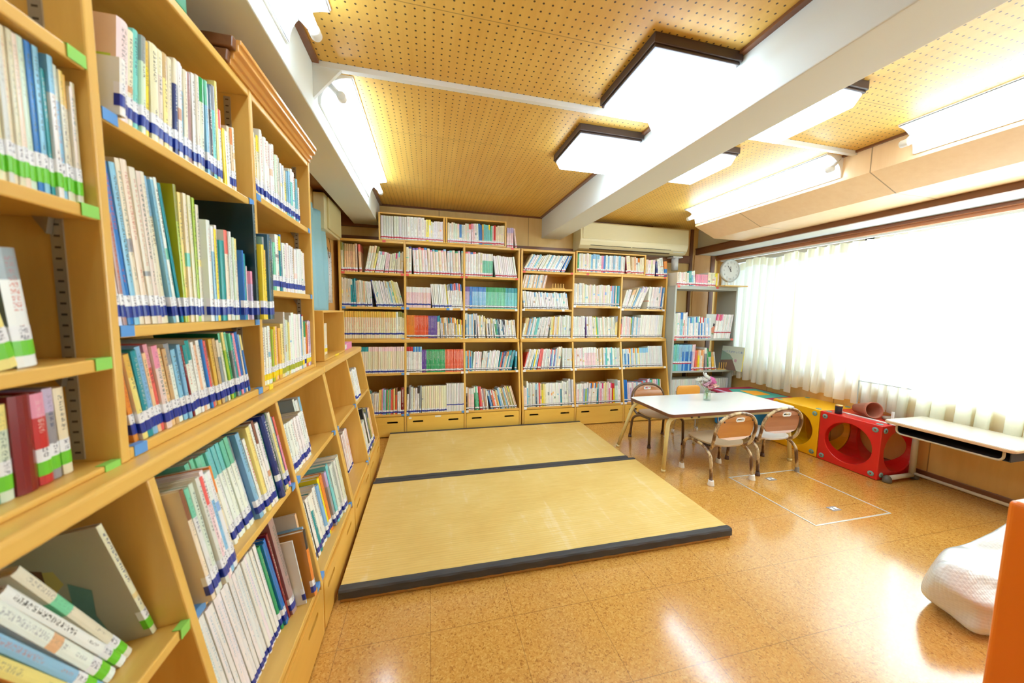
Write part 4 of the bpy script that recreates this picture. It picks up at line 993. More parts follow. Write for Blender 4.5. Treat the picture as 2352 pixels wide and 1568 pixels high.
cell('second row, sixth bay of the far wall', FBu, 1.947, 2.455, 1.160, 0, K_, [('wh', 3, 14, 20, 16, q()), ('wh/pe', 2, 13, 21, 20, q()), ('cr lb', 2, 14, 23, 23, q()), ('wh/li wh', 4, 14, 25, 24, q()), ('wh', 7, 13, 23.5, 6, q()), ('wh/lb pp bl', 4, 12, 23.6, 4, q())], setback=0.012, cap=0.27)
cell('third row, first bay of the far wall', FBu, -0.725, -0.215, 0.858, 0, N_, [('cr/mu', 24, 16, 23.6, 0, q(split=0.78, hj=0.05, ink=(226, 90, 50), inka=0.95, lz=0.034, wtop=False, only=True)), ('wh', 1, 16, 23.3, 0, q(lz=0.034)), ('cr/ol', 3, 15, 23.2, 0, q(split=0.8, lz=0.034))], setback=0.006, depth=0.18)
cell('third row, second bay of the far wall', FBu, -0.195, 0.308, 0.858, 0, K_, [('or', 6, 11, 20.8, 0, q(hj=0.05)), ('ro', 11, 11, 20.6, 0, q(hj=0.05, ink=(255, 240, 220))), ('pu', 7, 11, 20.4, 0, q(hj=0.05)), ('cr/tl', 2, 12, 20.4, 0, q()), ('wh/lb wh/or mu gy/cr wh ta wh/tl cr/br', 12, 11, 19, -3, q()), ('cr/or ye wh/bk ye', 5, 11, 17.4, -3, q())], setback=0.012)
cell('third row, third bay of the far wall', FBu, 0.328, 0.822, 0.858, 0, K_, [('sl/wh gw lb wh gw lb cr', 9, 12, 22.8, -1, q()), ('wh cr/py wh', 5, 12, 21, -3, q()), ('ta wh/py bk/wh wh', 6, 11, 18.5, -5, q()), ('gw gr/wh tl', 3, 12, 17.6, -8, q()), ('sl/gy gw/bk wh', 5, 12, 17.8, -9, q()), ('wh cr wh/pe wh', 8, 12, 17, -6, q())], setback=0.012, cap=0.25)
cell('third row, fourth bay of the far wall', FBu, 0.876, 1.388, 0.858, 0, K_, [('wh/ta py ta lb', 5, 14, 19.4, 12, q()), ('aq wh gw aq', 7, 12, 20, 11, q()), ('wh gw', 6, 12, 20.4, 9, q()), ('cr py mu wh', 6, 12, 21, 3, q()), ('wh gw pg', 9, 12, 22, 1, q())], setback=0.012)
cell('third row, fifth bay of the far wall', FBu, 1.412, 1.910, 0.858, 0, K_, [('wh gw', 8, 13, 21.6, 0, q()), ('pu', 1, 7, 21, -4, q()), ('wh cr wh', 6, 12, 21.4, -5, q()), ('ye', 1, 8, 21.6, -6, q()), ('mi wh', 2, 10, 21.6, -7, q()), ('wh pg cr', 10, 12, 21, -5, q()), ('py/gy', 2, 11, 22, 0, q())], setback=0.012)
cell('third row, sixth bay of the far wall', FBu, 1.947, 2.455, 0.858, 0, K_, [('re/bk', 1, 8, 20, 0, q()), ('pp gw', 5, 14, 22, 0, q()), ('ol/lg', 1, 10, 21, 0, q()), ('lb wh gw', 6, 11, 21.6, 2, q()), ('wh', 13, 14, 24, 3, q(plain=True, inka=0.2, hj=0.1, bh=0.01))], setback=0.012, cap=0.27)
# ---- far wall, lower cases
tm, td = taper(ZM), taper(ZD)
cell('fourth row, first bay of the far wall', FBl, -0.725, -0.215, ZM, tm, N_, [('cr/bl', 8, 13, 23.3, 0, q(split=0.83, hj=0.05, inka=0.1, plain=True)), ('cr/tl', 5, 13, 23.3, 0, q(split=0.83, hj=0.05, inka=0.1, plain=True)), ('cr/pp', 18, 13, 23.3, 0, q(split=0.83, hj=0.05, inka=0.1, plain=True))], setback=0.006)
cell('fourth row, second bay of the far wall', FBl, -0.195, 0.308, ZM, tm, K_, [('wh/re', 4, 13, 23.2, 0, q(split=0.83, hj=0.05)), ('wh/bl wh/lb', 6, 13, 23.2, 0, q(split=0.8, hj=0.05)), ('pu', 4, 10, 20.5, 0, q(hj=0.05)), ('gr', 15, 11, 20.6, 0, q(hj=0.05, ink=(230, 250, 230), inka=0.9)), ('ro', 15, 11, 20.6, 0, q(hj=0.05, ink=(255, 240, 220)))], setback=0.008)
cell('fourth row, third bay of the far wall', FBl, 0.328, 0.822, ZM, tm, K_, [('aq sl/or or lb bl/or', 6, 11, 19, 0, q()), ('wh pp', 6, 12, 18.4, 4, q()), ('gw wh', 3, 14, 19, 9, q()), ('pe/wh lb', 2, 9, 17, 9, q()), ('wh gw', 7, 13, 19.2, 9, q(plain=True, ink=(200, 90, 90), inka=0.4)), ('tl ro nv lb/nv', 4, 12, 18, 12, q()), ('pe/ta cr/or', 2, 10, 18, 14, q()), ('tl gw/tl sl tl', 5, 12, 19, 14, q()), ('tl/lb', 1, 20, 18.6, 3, q())], setback=0.008)
cell('fourth row, fourth bay of the far wall', FBl, 0.876, 1.388, ZM, tm, K_, [('re', 1, 10, 18, 17, q()), ('wh gw cr', 4, 13, 20.4, 17, q()), ('lb/wh ye wh', 4, 12, 20.4, 14, q()), ('co', 3, 11, 20.4, 12, q()), ('wh gw', 5, 12, 20.2, 10, q()), ('wh pu/co lb', 6, 11, 19.6, 7, q()), ('wh cr', 4, 12, 21.8, 8, q()), ('gw', 8, 12, 20.6, 1, q())], setback=0.008)
cell('fourth row, fifth bay of the far wall', FBl, 1.412, 1.918, ZM, tm, K_, [('wh pp', 7, 13, 20.4, 0, q()), ('pp/wh', 9, 12, 21.2, 0, q(hj=0.1)), ('cr wh ta', 6, 11, 20.2, 0, q()), ('wh lb/wh aq wh', 8, 12, 21, 0, q()), ('pg gw', 5, 12, 20, 0, q())], setback=0.008)
cell('fourth row, sixth bay of the far wall', FBl, 1.947, 2.42, ZM, tm, K_, [('lb wh bl/wh', 6, 11, 19, 0, q()), ('gw/or py lb gw', 9, 11, 20, 0, q(inka=0.3)), ('ye', 1, 8, 20, 0, q()), ('gw/lb', 8, 11, 20.2, 0, q(inka=0.3)), ('gw', 11, 13, 22, 0, q(plain=True, inka=0.3, hj=0.1))], setback=0.008)
cell('bottom row, first bay of the far wall', FBl, -0.725, -0.215, ZD, td, N_, [('cr wh mu', 14, 12, 20, 0, q()), ('aq gr/wh', 3, 14, 21, 3, q()), ('cr gw', 4, 18, 18.5, 2, q()), ('py mu pi aq li gr ta mi co ro', 11, 12, 21.6, 1, q()), ('ro/br', 1, 16, 22, 1, q()), ('wh', 2, 14, 20, 0, q()), ('dr', 1, 28, 22.5, 0, q())], setback=0.008)
cell('bottom row, second bay of the far wall', FBl, -0.195, 0.308, ZD, td, N_, [('wh/bk gy gw cr wh', 7, 16, 23.5, 1, q(hj=1.6)), ('cr', 1, 12, 23, 0, q()), ('cr', 12, 17, 23.6, 0, q(hj=0.1, plain=True, inka=0.2)), ('gw', 11, 14, 25.2, 0, q(hj=0.1, plain=True, inka=0.25, lz=0.055, wtop=False, only=True, bh=0.01))], setback=0.008)
cell('bottom row, third bay of the far wall', FBl, 0.328, 0.812, ZD, td, K_, [('bk/wh ta', 2, 12, 21.5, 0, q()), ('pp/gw', 4, 13, 20, 0, q(hj=0.1)), ('gr/wh mi', 3, 12, 21.5, -3, q()), ('re co', 2, 12, 22, -5, q()), ('wh ma ta', 4, 12, 19.5, -6, q()), ('bl/wh lb nv or/wh co wh cr or py', 10, 10, 17.5, -13, q()), ('lb gw ol/py ta', 5, 12, 20, -14, q()), ('cr ta ol cr/ye ol', 7, 11, 21.5, -15, q())], setback=0.008)
cell('bottom row, fourth bay of the far wall', FBl, 0.876, 1.388, ZD, td, K_, [('wh', 1, 8, 21, 0, q()), ('pp', 1, 22, 19, 0, q()), ('lb/wh', 1, 14, 25, 0, q()), ('pg gw', 5, 14, 22.5, 0, q()), ('sl/lb gw', 2, 15, 22.6, 0, q()), ('co', 1, 14, 22.8, 0, q()), ('cr ye/ol py', 4, 13, 22, 0, q()), ('wh', 9, 14, 22.4, 0, q(inka=0.3)), ('tl/wh', 1, 13, 21.8, 0, q()), ('wh gw', 4, 14, 23.5, 1, q()), ('gw gy wh', 3, 16, 25.5, 0, q())], setback=0.008)
cell('bottom row, fifth bay of the far wall', FBl, 1.412, 1.905, ZD, td, K_, [('wh pp/wh wh', 5, 12, 20.5, 3, q()), ('lb/wh lg/gw', 3, 13, 21.5, 4, q()), ('wh wh/bl wh/or', 6, 13, 21.5, 6, q()), ('tl/aq', 1, 10, 20, 5, q()), ('pp pi/wh wh/mg cr py cr', 9, 12, 21, 3, q()), ('re', 1, 12, 19.4, 3, q()), ('ye/re', 1, 12, 19.6, 1, q()), ('gw/gy wh', 2, 28, 23, 0, q())], setback=0.008)
cell('bottom row, sixth bay of the far wall', FBl, 1.947, 2.40, ZD, td, K_, [('bl', 3, 13, 22.5, 0, q()), ('pp li/wh', 3, 22, 20, 0, q()), ('wh pp wh/lb', 6, 14, 20, 0, q()), ('co bl/lb lb', 4, 12, 21, 0, q()), ('pi wh li aq gr cr', 12, 12, 22.6, 0, q())], setback=0.03)
# ---- grey steel rack
G = FB(3.11)
cell('on the roof of the grey steel rack', G, 2.502, 3.02, 1.41, 0, R_, [('cr wh pp wh', 6, 14, 13.8, -3, q()), ('tl', 1, 22, 15.2, -7, q()), ('lb/wh', 1, 12, 15, -7, q()), ('wh', 1, 14, 15.8, -7, q()), ('pi', 6, 15, 12.2, 0, q(hj=0.05)), ('cr', 3, 16, 14.6, 0, q(hj=0.1)), ('wh/ye', 1, 12, 13.8, 0, q()), ('ye pp', 2, 11, 13.6, 0, q(tape=None))], setback=0.01, depth=0.15)
cell('upper shelf of the grey steel rack', G, 2.502, 3.245, 0.856, 0, R_, [('gw pg wh', 4, 15, 27, 0, q()), ('lb/bl', 1, 22, 27, 0, q()), ('wh re/wh', 2, 10, 26.5, 0, q()), ('wh', 2, 14, 27, -1, q()), ('lb wh wh/bl wh/aq', 8, 14, 22.5, -1, q()), ('bl/wh wh/re', 4, 13, 23, -3, q()), ('lb wh wh/lb', 5, 12, 21.8, -5, q()), ('wh/mg wh/pi wh/re', 5, 12, 26, 7, q(gap=35, lz=0.06)), ('wh', 7, 14, 26, 7, q(lz=0.06, plain=True))], setback=0.01, cap=0.28)
cell('lower shelf of the grey steel rack', G, 2.502, 3.06, 0.51, 0, R_, [('aq mi', 3, 14, 28, 0, q(lz=0.075, plain=True)), ('lb', 2, 14, 28, 0, q(lz=0.075, hj=0.05)), ('bl/lb lb bl/lb', 6, 11, 28, 0, q(lz=0.075, hj=0.05)), ('li/pp pp', 2, 11, 27.8, 1, q()), ('co or ye/pe cr wh/or pe', 6, 12, 22, 0, q()), ('gy/wh', 1, 16, 25, -5, q()), ('gr', 1, 14, 24, -6, q()), ('gw/gr', 1, 22, 19, -6, q()), ('mu/ta', 1, 20, 19.5, -9, q()), ('wh', 1, 6, 19.6, -10, q())], setback=0.01, cap=0.29)
cell('floor-level shelf of the grey steel rack', G, 2.502, 3.245, 0.165, 0, None, [('gw', 30, 24, 25, 0, q(plain=True, inka=0.0, hj=0.05))], setback=0.02)

# build: the 300 largest in the picture as single books, the rest as one mass
vis = [b for b in BOOKS if not b['off']]
vis.sort(key=lambda b: -b['area'])
big = vis[:300]; bigset = {id(b) for b in big}
ORD = ['', 'first', 'second', 'third', 'fourth', 'fifth', 'sixth', 'seventh', 'eighth', 'ninth', 'tenth', 'eleventh', 'twelfth', 'thirteenth', 'fourteenth', 'fifteenth', 'sixteenth', 'seventeenth', 'eighteenth', 'nineteenth', 'twentieth', 'twenty-first', 'twenty-second', 'twenty-third', 'twenty-fourth', 'twenty-fifth', 'twenty-sixth', 'twenty-seventh', 'twenty-eighth', 'twenty-ninth', 'thirtieth']
cnt = {}; tot = {}
for b in BOOKS:
    if b['off']: continue
    k = (b['place'], b['word']); tot[k] = tot.get(k, 0) + 1
rest_c, rest_p = BookBuf(), None
n_ind = 0
for b in BOOKS:
    T = b['T']
    if b['off'] or id(b) not in bigset:
        if not b['off']: cnt[(b['place'], b['word'])] = cnt.get((b['place'], b['word']), 0) + 1
        if not b['off'] or b['area'] > 0 or random.random() < 2:
            b['pm'] = 1
            book_geo(b, T, rest_c, rest_c, rest_c, False)
        continue
    k = (b['place'], b['word']); cnt[k] = cnt.get(k, 0) + 1
    cb, pb_, lb_ = BookBuf(), BookBuf(), BookBuf()
    book_geo(b, T, cb, pb_, lb_, True)
    org = T(b['t'] / 2, b['d'] / 2, 0)
    bo = cb.obj('book', [M_COVER], origin=org)
    if tot[k] == 1: lab = 'only %s book, %s' % (b['word'], b['place'])
    else: lab = '%s %s book from left, %s' % (ORD[min(cnt[k], 30)], b['word'], b['place'])
    tag(bo, lab, 'book', 'books, ' + b['place'])
    b['obj'] = bo
    pb_.obj('page_block', [M_PAGE], parent=bo, origin=org)
    if b['tape']: lb_.obj('spine_label', [M_COVER], parent=bo, origin=org)
rest = rest_c.obj('packed_books', [M_COVER, M_PAGE])
rest['kind'] = 'stuff'
tag(rest, 'tightly packed smaller library books filling the far wall bookcases', 'books')

# ------------------------------------------------------------------ tatami mats
def tatami_mat():
    m = mat('woven_rush', (214, 176, 98), 0.5); t = NT(m)
    v = t.coord(); sx = t.n('ShaderNodeSeparateXYZ'); t.l(v, sx.inputs[0])
    wv = t.n('ShaderNodeTexWave', wave_type='BANDS', bands_direction='Y'); wv.inputs['Scale'].default_value = 22
    wv.inputs['Distortion'].default_value = 0.6; wv.inputs['Detail'].default_value = 1; t.l(v, wv.inputs['Vector'])
    ws = t.coord((0.5, 14, 1)); n1 = t.noise(ws, 14, 5, 0.7)
    wc = t.coord((5, 0.6, 1)); n2 = t.noise(wc, 5, 4, 0.6)
    n3 = t.noise(v, 2.2, 4, 0.6)
    c = t.ramp(t.math('ADD', t.math('MULTIPLY', n1, 0.5), t.math('MULTIPLY', n3, 0.5)), [(0.36, lin((218, 178, 94))), (0.5, lin((228, 194, 112))), (0.66, lin((236, 208, 136)))])
    worn = t.ramp(t.math('MULTIPLY', n2, t.math('ADD', n1, n3)), [(0.62, (0, 0, 0, 1)), (0.80, (1, 1, 1, 1))])
    c = t.mix(t.math('MULTIPLY', worn, 0.55), c, lin((240, 218, 170)))
    c = t.mix(t.math('MULTIPLY', wv.outputs['Fac'], 0.10), c, lin((150, 110, 50)))
    t.l(c, t.b.inputs['Base Color']); t.bump(wv.outputs['Fac'], 0.12, 0.002)
    return m
M_TATAMI = tatami_mat()
M_BIND = mat('charcoal_cloth_binding', (62, 62, 64), 0.75)
_t = NT(M_BIND); _t.bump(_t.noise(_t.coord(), 300, 2), 0.4, 0.001)
_t.l(_t.mix(_t.math('MULTIPLY', _t.noise(_t.coord((1, 8, 8)), 6, 4), 0.6), lin((46, 46, 50)), lin((96, 92, 88))), _t.b.inputs['Base Color'])
M_STRAW = mat('straw_base', (176, 130, 66), 0.9)
def make_tatami(label, x0, x1, y0, y1, fringe):
    t = thing('tatami_mat', label, 'mat', ((x0 + x1) / 2, (y0 + y1) / 2, 0), group='tatami mats on the floor')
    build('straw_core', M().box(x0 + 0.003, y0 + 0.004, 0.001, x1 - 0.003, y1 - 0.004, 0.043), M_STRAW, t, 0.003)
    build('rush_surface', M().box(x0, y0 + 0.030, 0.043, x1, y1 - 0.030, 0.0485), M_TATAMI, t, 0.0015)
    for a, b, s in ((y0, y0 + 0.033, 1), (y1 - 0.033, y1, -1)):
        bd = M(); n = 60
        edge, inn = (a, b) if s == 1 else (b, a)
        ring = lambda x, k: [(x, inn, 0.0488 + 0.0003 * math.sin(k)), (x, inn, 0.0508 + 0.0004 * math.sin(k * 1.3)), (x, (edge + inn) / 2, 0.0522 + 0.0006 * math.sin(k * 2.1)), (x, edge + s * 0.004, 0.0505), (x, edge - s * 0.0015 * math.sin(k * 1.7), 0.044), (x, edge, 0.016 + 0.0012 * math.sin(k * 2.3)), (x, edge + s * 0.006, 0.015)]
        vs = []; 
        for k in range(n + 1): vs += ring(x0 - 0.001 + (x1 - x0 + 0.002) * k / n, k * 0.9)
        m_ = 7; fs = [(i * m_ + j, i * m_ + (j + 1) % m_, (i + 1) * m_ + (j + 1) % m_, (i + 1) * m_ + j) for i in range(n) for j in range(m_)]
        fs += [tuple(range(m_)), tuple(n * m_ + j for j in range(m_))[::-1]]
        bd.add(vs, fs); build('edge_binding', bd, M_BIND, t)
    if fringe:
        rg = random.Random(3); st = M()
        x = x0 + 0.03
        while x < x1 - 0.03:
            st.tube([(x, y0 - 0.001, 0.017), (x + 0.022, y0 - 0.002, 0.014), (x + 0.05, y0 - 0.001, 0.013)], 0.0009, 4)
            if rg.random() < 0.45:
                st.tube([(x + 0.02, y0 - 0.001, 0.014), (x + 0.03, y0 - 0.008, 0.006), (x + 0.03 + rg.uniform(0.01, 0.04), y0 - 0.012, 0.002)], 0.0007, 4)
            x += rg.uniform(0.055, 0.075)
        build('stitching', st, M_STRAW, t)
make_tatami('near tatami mat, its dark bound front edge nearest the viewer', -0.338, 1.471, 1.332, 2.201, True)
make_tatami('far tatami mat lying against the drawers of the far wall', -0.330, 1.436, 2.206, 3.078, False)

# ------------------------------------------------------------------ low table
M_LAM = mat('white_laminate', (240, 242, 240), 0.18, coat=0.3)
M_BRNEDGE = mat('brown_plastic_edge', (120, 76, 56), 0.35)
M_CREAMTUBE = mat('cream_painted_tube', (230, 218, 164), 0.35, coat=0.2)
TX, TY = 2.155, 2.235
tb = thing('low_table', 'low children table with white top, brown rim and cream bent legs', 'table', (TX, TY, 0))
Wt, Dt = 1.10, 0.50
top = M().prism(rrect(Wt, Dt, 0.035, 6, TX, TY), 'z', 0.414, 0.4302)
build('table_top', top, M_LAM, tb, 0.002)
rim = M(); a = rrect(Wt + 0.006, Dt + 0.006, 0.038, 6, TX, TY); b_ = rrect(Wt - 0.004, Dt - 0.004, 0.033, 6, TX, TY); n = len(a)
for z0, z1 in ((0.406, 0.4285),):
    vs = [(p[0], p[1], z0) for p in a] + [(p[0], p[1], z1) for p in a] + [(p[0], p[1], z0) for p in b_] + [(p[0], p[1], z1) for p in b_]
    fs = []
    for i in range(n):
        j = (i + 1) % n
        fs += [(i, j, n + j, n + i), (2 * n + i, 3 * n + i, 3 * n + j, 2 * n + j), (n + i, n + j, 3 * n + j, 3 * n + i), (i, 2 * n + i, 2 * n + j, j)]
    rim.add(vs, fs)
build('table_rim', rim, M_BRNEDGE, tb, 0.002)
for (fx, fy, sx, sy) in ((1.607, 2.035, -1, -1), (2.706, 2.000, 1, -1), (1.533, 2.520, -1, 1), (2.73, 2.475, 1, 1)):
    ix, iy = TX + sx * (Wt / 2 - 0.13), TY + sy * (Dt / 2 - 0.045)
    ex = TX + sx * (Wt / 2 - 0.018)
    p = fillet([(ix - sx * 0.25, iy, 0.396), (ex, iy, 0.396), (fx, fy, 0.0)], 0.07, 8)
    build('leg', M().tube(p, 0.0135, 14), M_CREAMTUBE, tb)
    build('foot_cap', M().tube([(fx, fy, 0.001), (fx - (fx - ex) * 0.05, fy - (fy - iy) * 0.05, 0.02)], 0.0150, 14), M_CREAMTUBE, tb)
ap = M().box(TX - 0.42, TY - Dt / 2 + 0.03, 0.378, TX + 0.42, TY - Dt / 2 + 0.042, 0.406).box(TX - 0.42, TY + Dt / 2 - 0.042, 0.378, TX + 0.42, TY + Dt / 2 - 0.03, 0.406)
build('apron', ap, M_CREAMTUBE, tb, 0.002)
for x in (1.80, 1.86):
    build('bolt', M().lathe([(0.0, 0.004), (0.008, 0.004), (0.009, 0)], (x, TY - Dt / 2 + 0.03, 0.392), 12, axis='y'), mat('grey_bolt', (110, 106, 100), 0.4, 0.6), tb)

# ------------------------------------------------------------------ small chairs
def worn_tube():
    m = mat('worn_chair_tube', (196, 170, 126), 0.3, coat=0.3); t = NT(m)
    v = t.coord((1, 1, 0.5)); n1 = t.noise(v, 20, 5, 0.6)
    c = t.ramp(n1, [(0.42, lin((100, 68, 46))), (0.49, lin((138, 104, 72))), (0.56, lin((204, 182, 140)))])
    t.l(c, t.b.inputs['Base Color']); return m
M_WORN = worn_tube()
M_PLY = wood('chair_plywood', (200, 140, 74), (174, 108, 50), 'x', rough=0.3, coat=0.3)
M_SEAT = wood('worn_grey_seat', (190, 168, 138), (164, 138, 104), 'x', rough=0.35, coat=0.3)
M_RUB = mat('white_rubber_tip', (236, 236, 232), 0.6)
M_RUBG = mat('grey_rubber_tip', (140, 132, 124), 0.6)

def make_chair(x, y, rz, label, tips, seat_m, back_m, tube_m, dark=False):
    t = thing('small_chair', label, 'chair', (x, y, 0), rz, group='small children chairs round the low table')
    W2 = 0.170
    for s in (-1, 1):
        p = fillet([(s * W2, -0.135, 0.0), (s * (W2 - 0.006), -0.118, 0.19), (s * (W2 - 0.022), -0.02, 0.236), (s * (W2 - 0.028), 0.09, 0.236), (s * (W2 - 0.008), 0.125, 0.215), (s * (W2 - 0.004), 0.135, 0.0)], 0.05, 7)
        build('leg_frame', M().tube(p, 0.0105, 12), tube_m, t, local=True)
    hp = [(-0.132, 0.055, 0.228), (-0.138, -0.085, 0.222), (-0.160, -0.118, 0.262), (-0.166, -0.140, 0.36)]
    arch = [(0.160 * -math.cos(a), -0.140 - 0.018 * math.sin(a), 0.375 + 0.105 * math.sin(a)) for a in [k * PI / 12 for k in range(1, 12)]]
    full = hp + arch + [(-p[0], p[1], p[2]) for p in hp[::-1]]
    build('back_hoop', M().tube(fillet(full, 0.035, 4), 0.0105, 12), tube_m, t, local=True)
    cr = M().tube([(-0.142, -0.055, 0.226), (0.142, -0.055, 0.226)], 0.0075, 10)
    build('cross_tube', cr, tube_m, t, local=True)
    # backrest: D shaped bent ply with a hand slot
    outl = []
    for k in range(25):
        a = PI * k / 24; outl.append((0.146 * math.cos(a), 0.375 + 0.092 * math.sin(a)))
    outl += [(-0.146, 0.345), (-0.125, 0.312), (-0.06, 0.298), (0.06, 0.298), (0.125, 0.312), (0.146, 0.345)]
    pl = plate(outl, [rrect(0.062, 0.022, 0.0105, 5, 0, 0.438)], 0.009)
    R_ = Matrix(((1, 0, 0, 0), (0, 0, -1, -0.138), (0, 1, 0, 0), (0, 0, 0, 1)))
    pl.xf(R_); pl.v = [(p[0], p[1] + 1.0 * p[0] ** 2 - 0.018 - (p[2] - 0.36) * 0.12 + 0.004, p[2]) for p in pl.v]
    build('backrest', pl, back_m, t, 0.0015, local=True)
    g = plate(rrect(0.072, 0.030, 0.0145, 5, 0, 0.438), [rrect(0.056, 0.016, 0.0078, 5, 0, 0.438)], 0.013)
    g.xf(R_); g.v = [(p[0], p[1] + 1.0 * p[0] ** 2 - 0.018 - (p[2] - 0.36) * 0.12 + 0.004, p[2]) for p in g.v]
    build('grip_insert', g, M_PLASTICW, t, local=True)
    for s in (-1, 1):
        build('screw', M().lathe([(0, 0.003), (0.005, 0.002), (0.006, 0)], (s * 0.115, -0.136 - 0.02, 0.425), 10, axis='y'), mat('dark_screw', (60, 40, 30), 0.4), t, local=True)
    # seat: shield-shaped ply, slightly dished
    so = []
    for k in range(28):
        a = 2 * PI * k / 28
        ca, sa = math.cos(a), math.sin(a)
        r = 1.0 / ((abs(ca) ** 3.2 + abs(sa) ** 3.2) ** (1 / 3.2))
        so.append((0.152 * r * ca * (1.0 + 0.06 * sa), 0.015 + 0.140 * r * sa))
    st = plate(so, [], 0.010); st.v = [(p[0], p[1], p[2] + 0.252 + 0.006 * ((p[0] / 0.15) ** 2) - 0.004) for p in st.v]
    build('seat', st, seat_m, t, 0.002, local=True)
    build('under_rail', M().box(-0.145, -0.07, 0.238, -0.128, 0.10, 0.247).box(0.128, -0.07, 0.238, 0.145, 0.10, 0.247), mat('dark_under_rail', (60, 42, 30), 0.5), t, local=True)
    for (sx, sy), c in zip(((-1, -1), (1, -1), (-1, 1), (1, 1)), tips):
        if c is None: c = 'd'
        mm = {'w': M_RUB, 'g': M_RUBG, 'd': mat('brown_tip', (90, 60, 44), 0.6)}[c]
        k = 1.0 if c != 'w' else 1.35
        cap = M().lathe([(0.0, 0.0), (0.0155 * k, 0.0), (0.0150 * k, 0.004), (0.0122 * k, 0.03), (0.0118 * k, 0.034 if c != 'd' else 0.012), (0.0, 0.034 if c != 'd' else 0.012)], (sx * (W2 + (0 if sy < 0 else -0.004)), sy * 0.135, 0), 14)
        build('foot_tip', cap, mm, t, local=True)
    return t
make_chair(1.962, 1.945, 0.02, 'small chair in front of the table with white rubber tips on its feet', 'wwww', M_SEAT, M_PLY, M_WORN)
make_chair(2.405, 1.985, -0.03, 'small chair in front of the table beside the yellow cube, grey foot tip', 'dgdd', wood('pale_seat', (214, 208, 204), (196, 186, 178), 'x', rough=0.22, coat=0.4), wood('pinkish_ply', (184, 132, 100), (158, 104, 74), 'x', rough=0.35), M_WORN)
make_chair(1.940, 2.575, PI + 0.01, 'small chair behind the table with round brown backrest facing the viewer', 'dddd', M_SEAT, wood('brown_ply', (186, 124, 68), (144, 84, 42), 'x', rough=0.3, coat=0.3), mat('dark_worn_tube', (104, 78, 54), 0.35, coat=0.2))
# fourth chair: rounded orange back on thin steel legs
c4 = thing('small_chair', 'small chair behind the table with bright orange back and thin steel legs', 'chair', (2.36, 2.60, 0), 0, group='small children chairs round the low table')
pl = plate(rrect(0.25, 0.10, 0.035, 6), [], 0.012); pl.xf(Matrix(((1, 0, 0, 2.36), (0, 0, -1, 2.715), (0, 1, 0, 0.400), (0, 0, 0, 1))))
pl.v = [(p[0], p[1] - 0.6 * (p[0] - 2.36) ** 2, p[2]) for p in pl.v]
build('backrest', pl, mat('orange_chair_back', (236, 166, 70), 0.35), c4, 0.003)
build('seat', M().prism(rrect(0.26, 0.25, 0.04, 5, 2.36, 2.58), 'z', 0.236, 0.246), mat('orange_chair_seat', (226, 154, 64), 0.35), c4, 0.002)
for s in (-1, 1):
    build('back_post', M().tube(fillet([(2.36 + s * 0.12, 2.48, 0.23), (2.36 + s * 0.12, 2.70, 0.23), (2.36 + s * 0.118, 2.722, 0.40)], 0.03), 0.006, 10), M_CHROME, c4)
    for yy, y2 in ((2.47, 2.45), (2.69, 2.72)):
        build('leg', M().tube([(2.36 + s * 0.115, yy, 0.235), (2.36 + s * 0.135, y2, 0.0)], 0.006, 10), M_CHROME, c4)
        build('foot_tip', M().tube([(2.36 + s * 0.135, y2, 0.0), (2.36 + s * 0.132, y2, 0.035)], 0.012, 12), M_RUB, c4)

# ------------------------------------------------------------------ vase with flowers
def clear_mat(name, tint=(0.97, 1.0, 0.98, 1), rough=0.02, ior=1.45):
    m = bpy.data.materials.new(name); m.use_nodes = True; b = m.node_tree.nodes['Principled BSDF']
    b.inputs['Base Color'].default_value = tint; b.inputs['Roughness'].default_value = rough
    b.inputs['Transmission Weight'].default_value = 1.0; b.inputs['IOR'].default_value = ior
    return m
def jar_glass():
    m = glass_mat(); m.name = 'jar_glass'
    nt = m.node_tree
    for n_ in nt.nodes:
        if n_.type == 'MIX_SHADER': n_.inputs[0].default_value = 0.12
        if n_.type == 'BSDF_TRANSPARENT': n_.inputs[0].default_value = (0.90, 0.95, 0.92, 1)
    return m
VX, VY, VZ = 2.165, 2.275, 0.4302
vs_ = thing('flower_vase', 'small clear glass jar of pink and white flowers on the white table', 'vase', (VX, VY, VZ))
prof = [(0.0, 0.0), (0.024, 0.0), (0.0265, 0.004), (0.0265, 0.05), (0.022, 0.06), (0.0235, 0.072), (0.0220, 0.072), (0.0205, 0.06), (0.0245, 0.05), (0.0245, 0.008), (0.0, 0.008)]
build('glass_jar', M().lathe(prof, (VX, VY, VZ), 28), jar_glass(), vs_)
M_STEM = mat('green_stem', (120, 170, 90), 0.5)
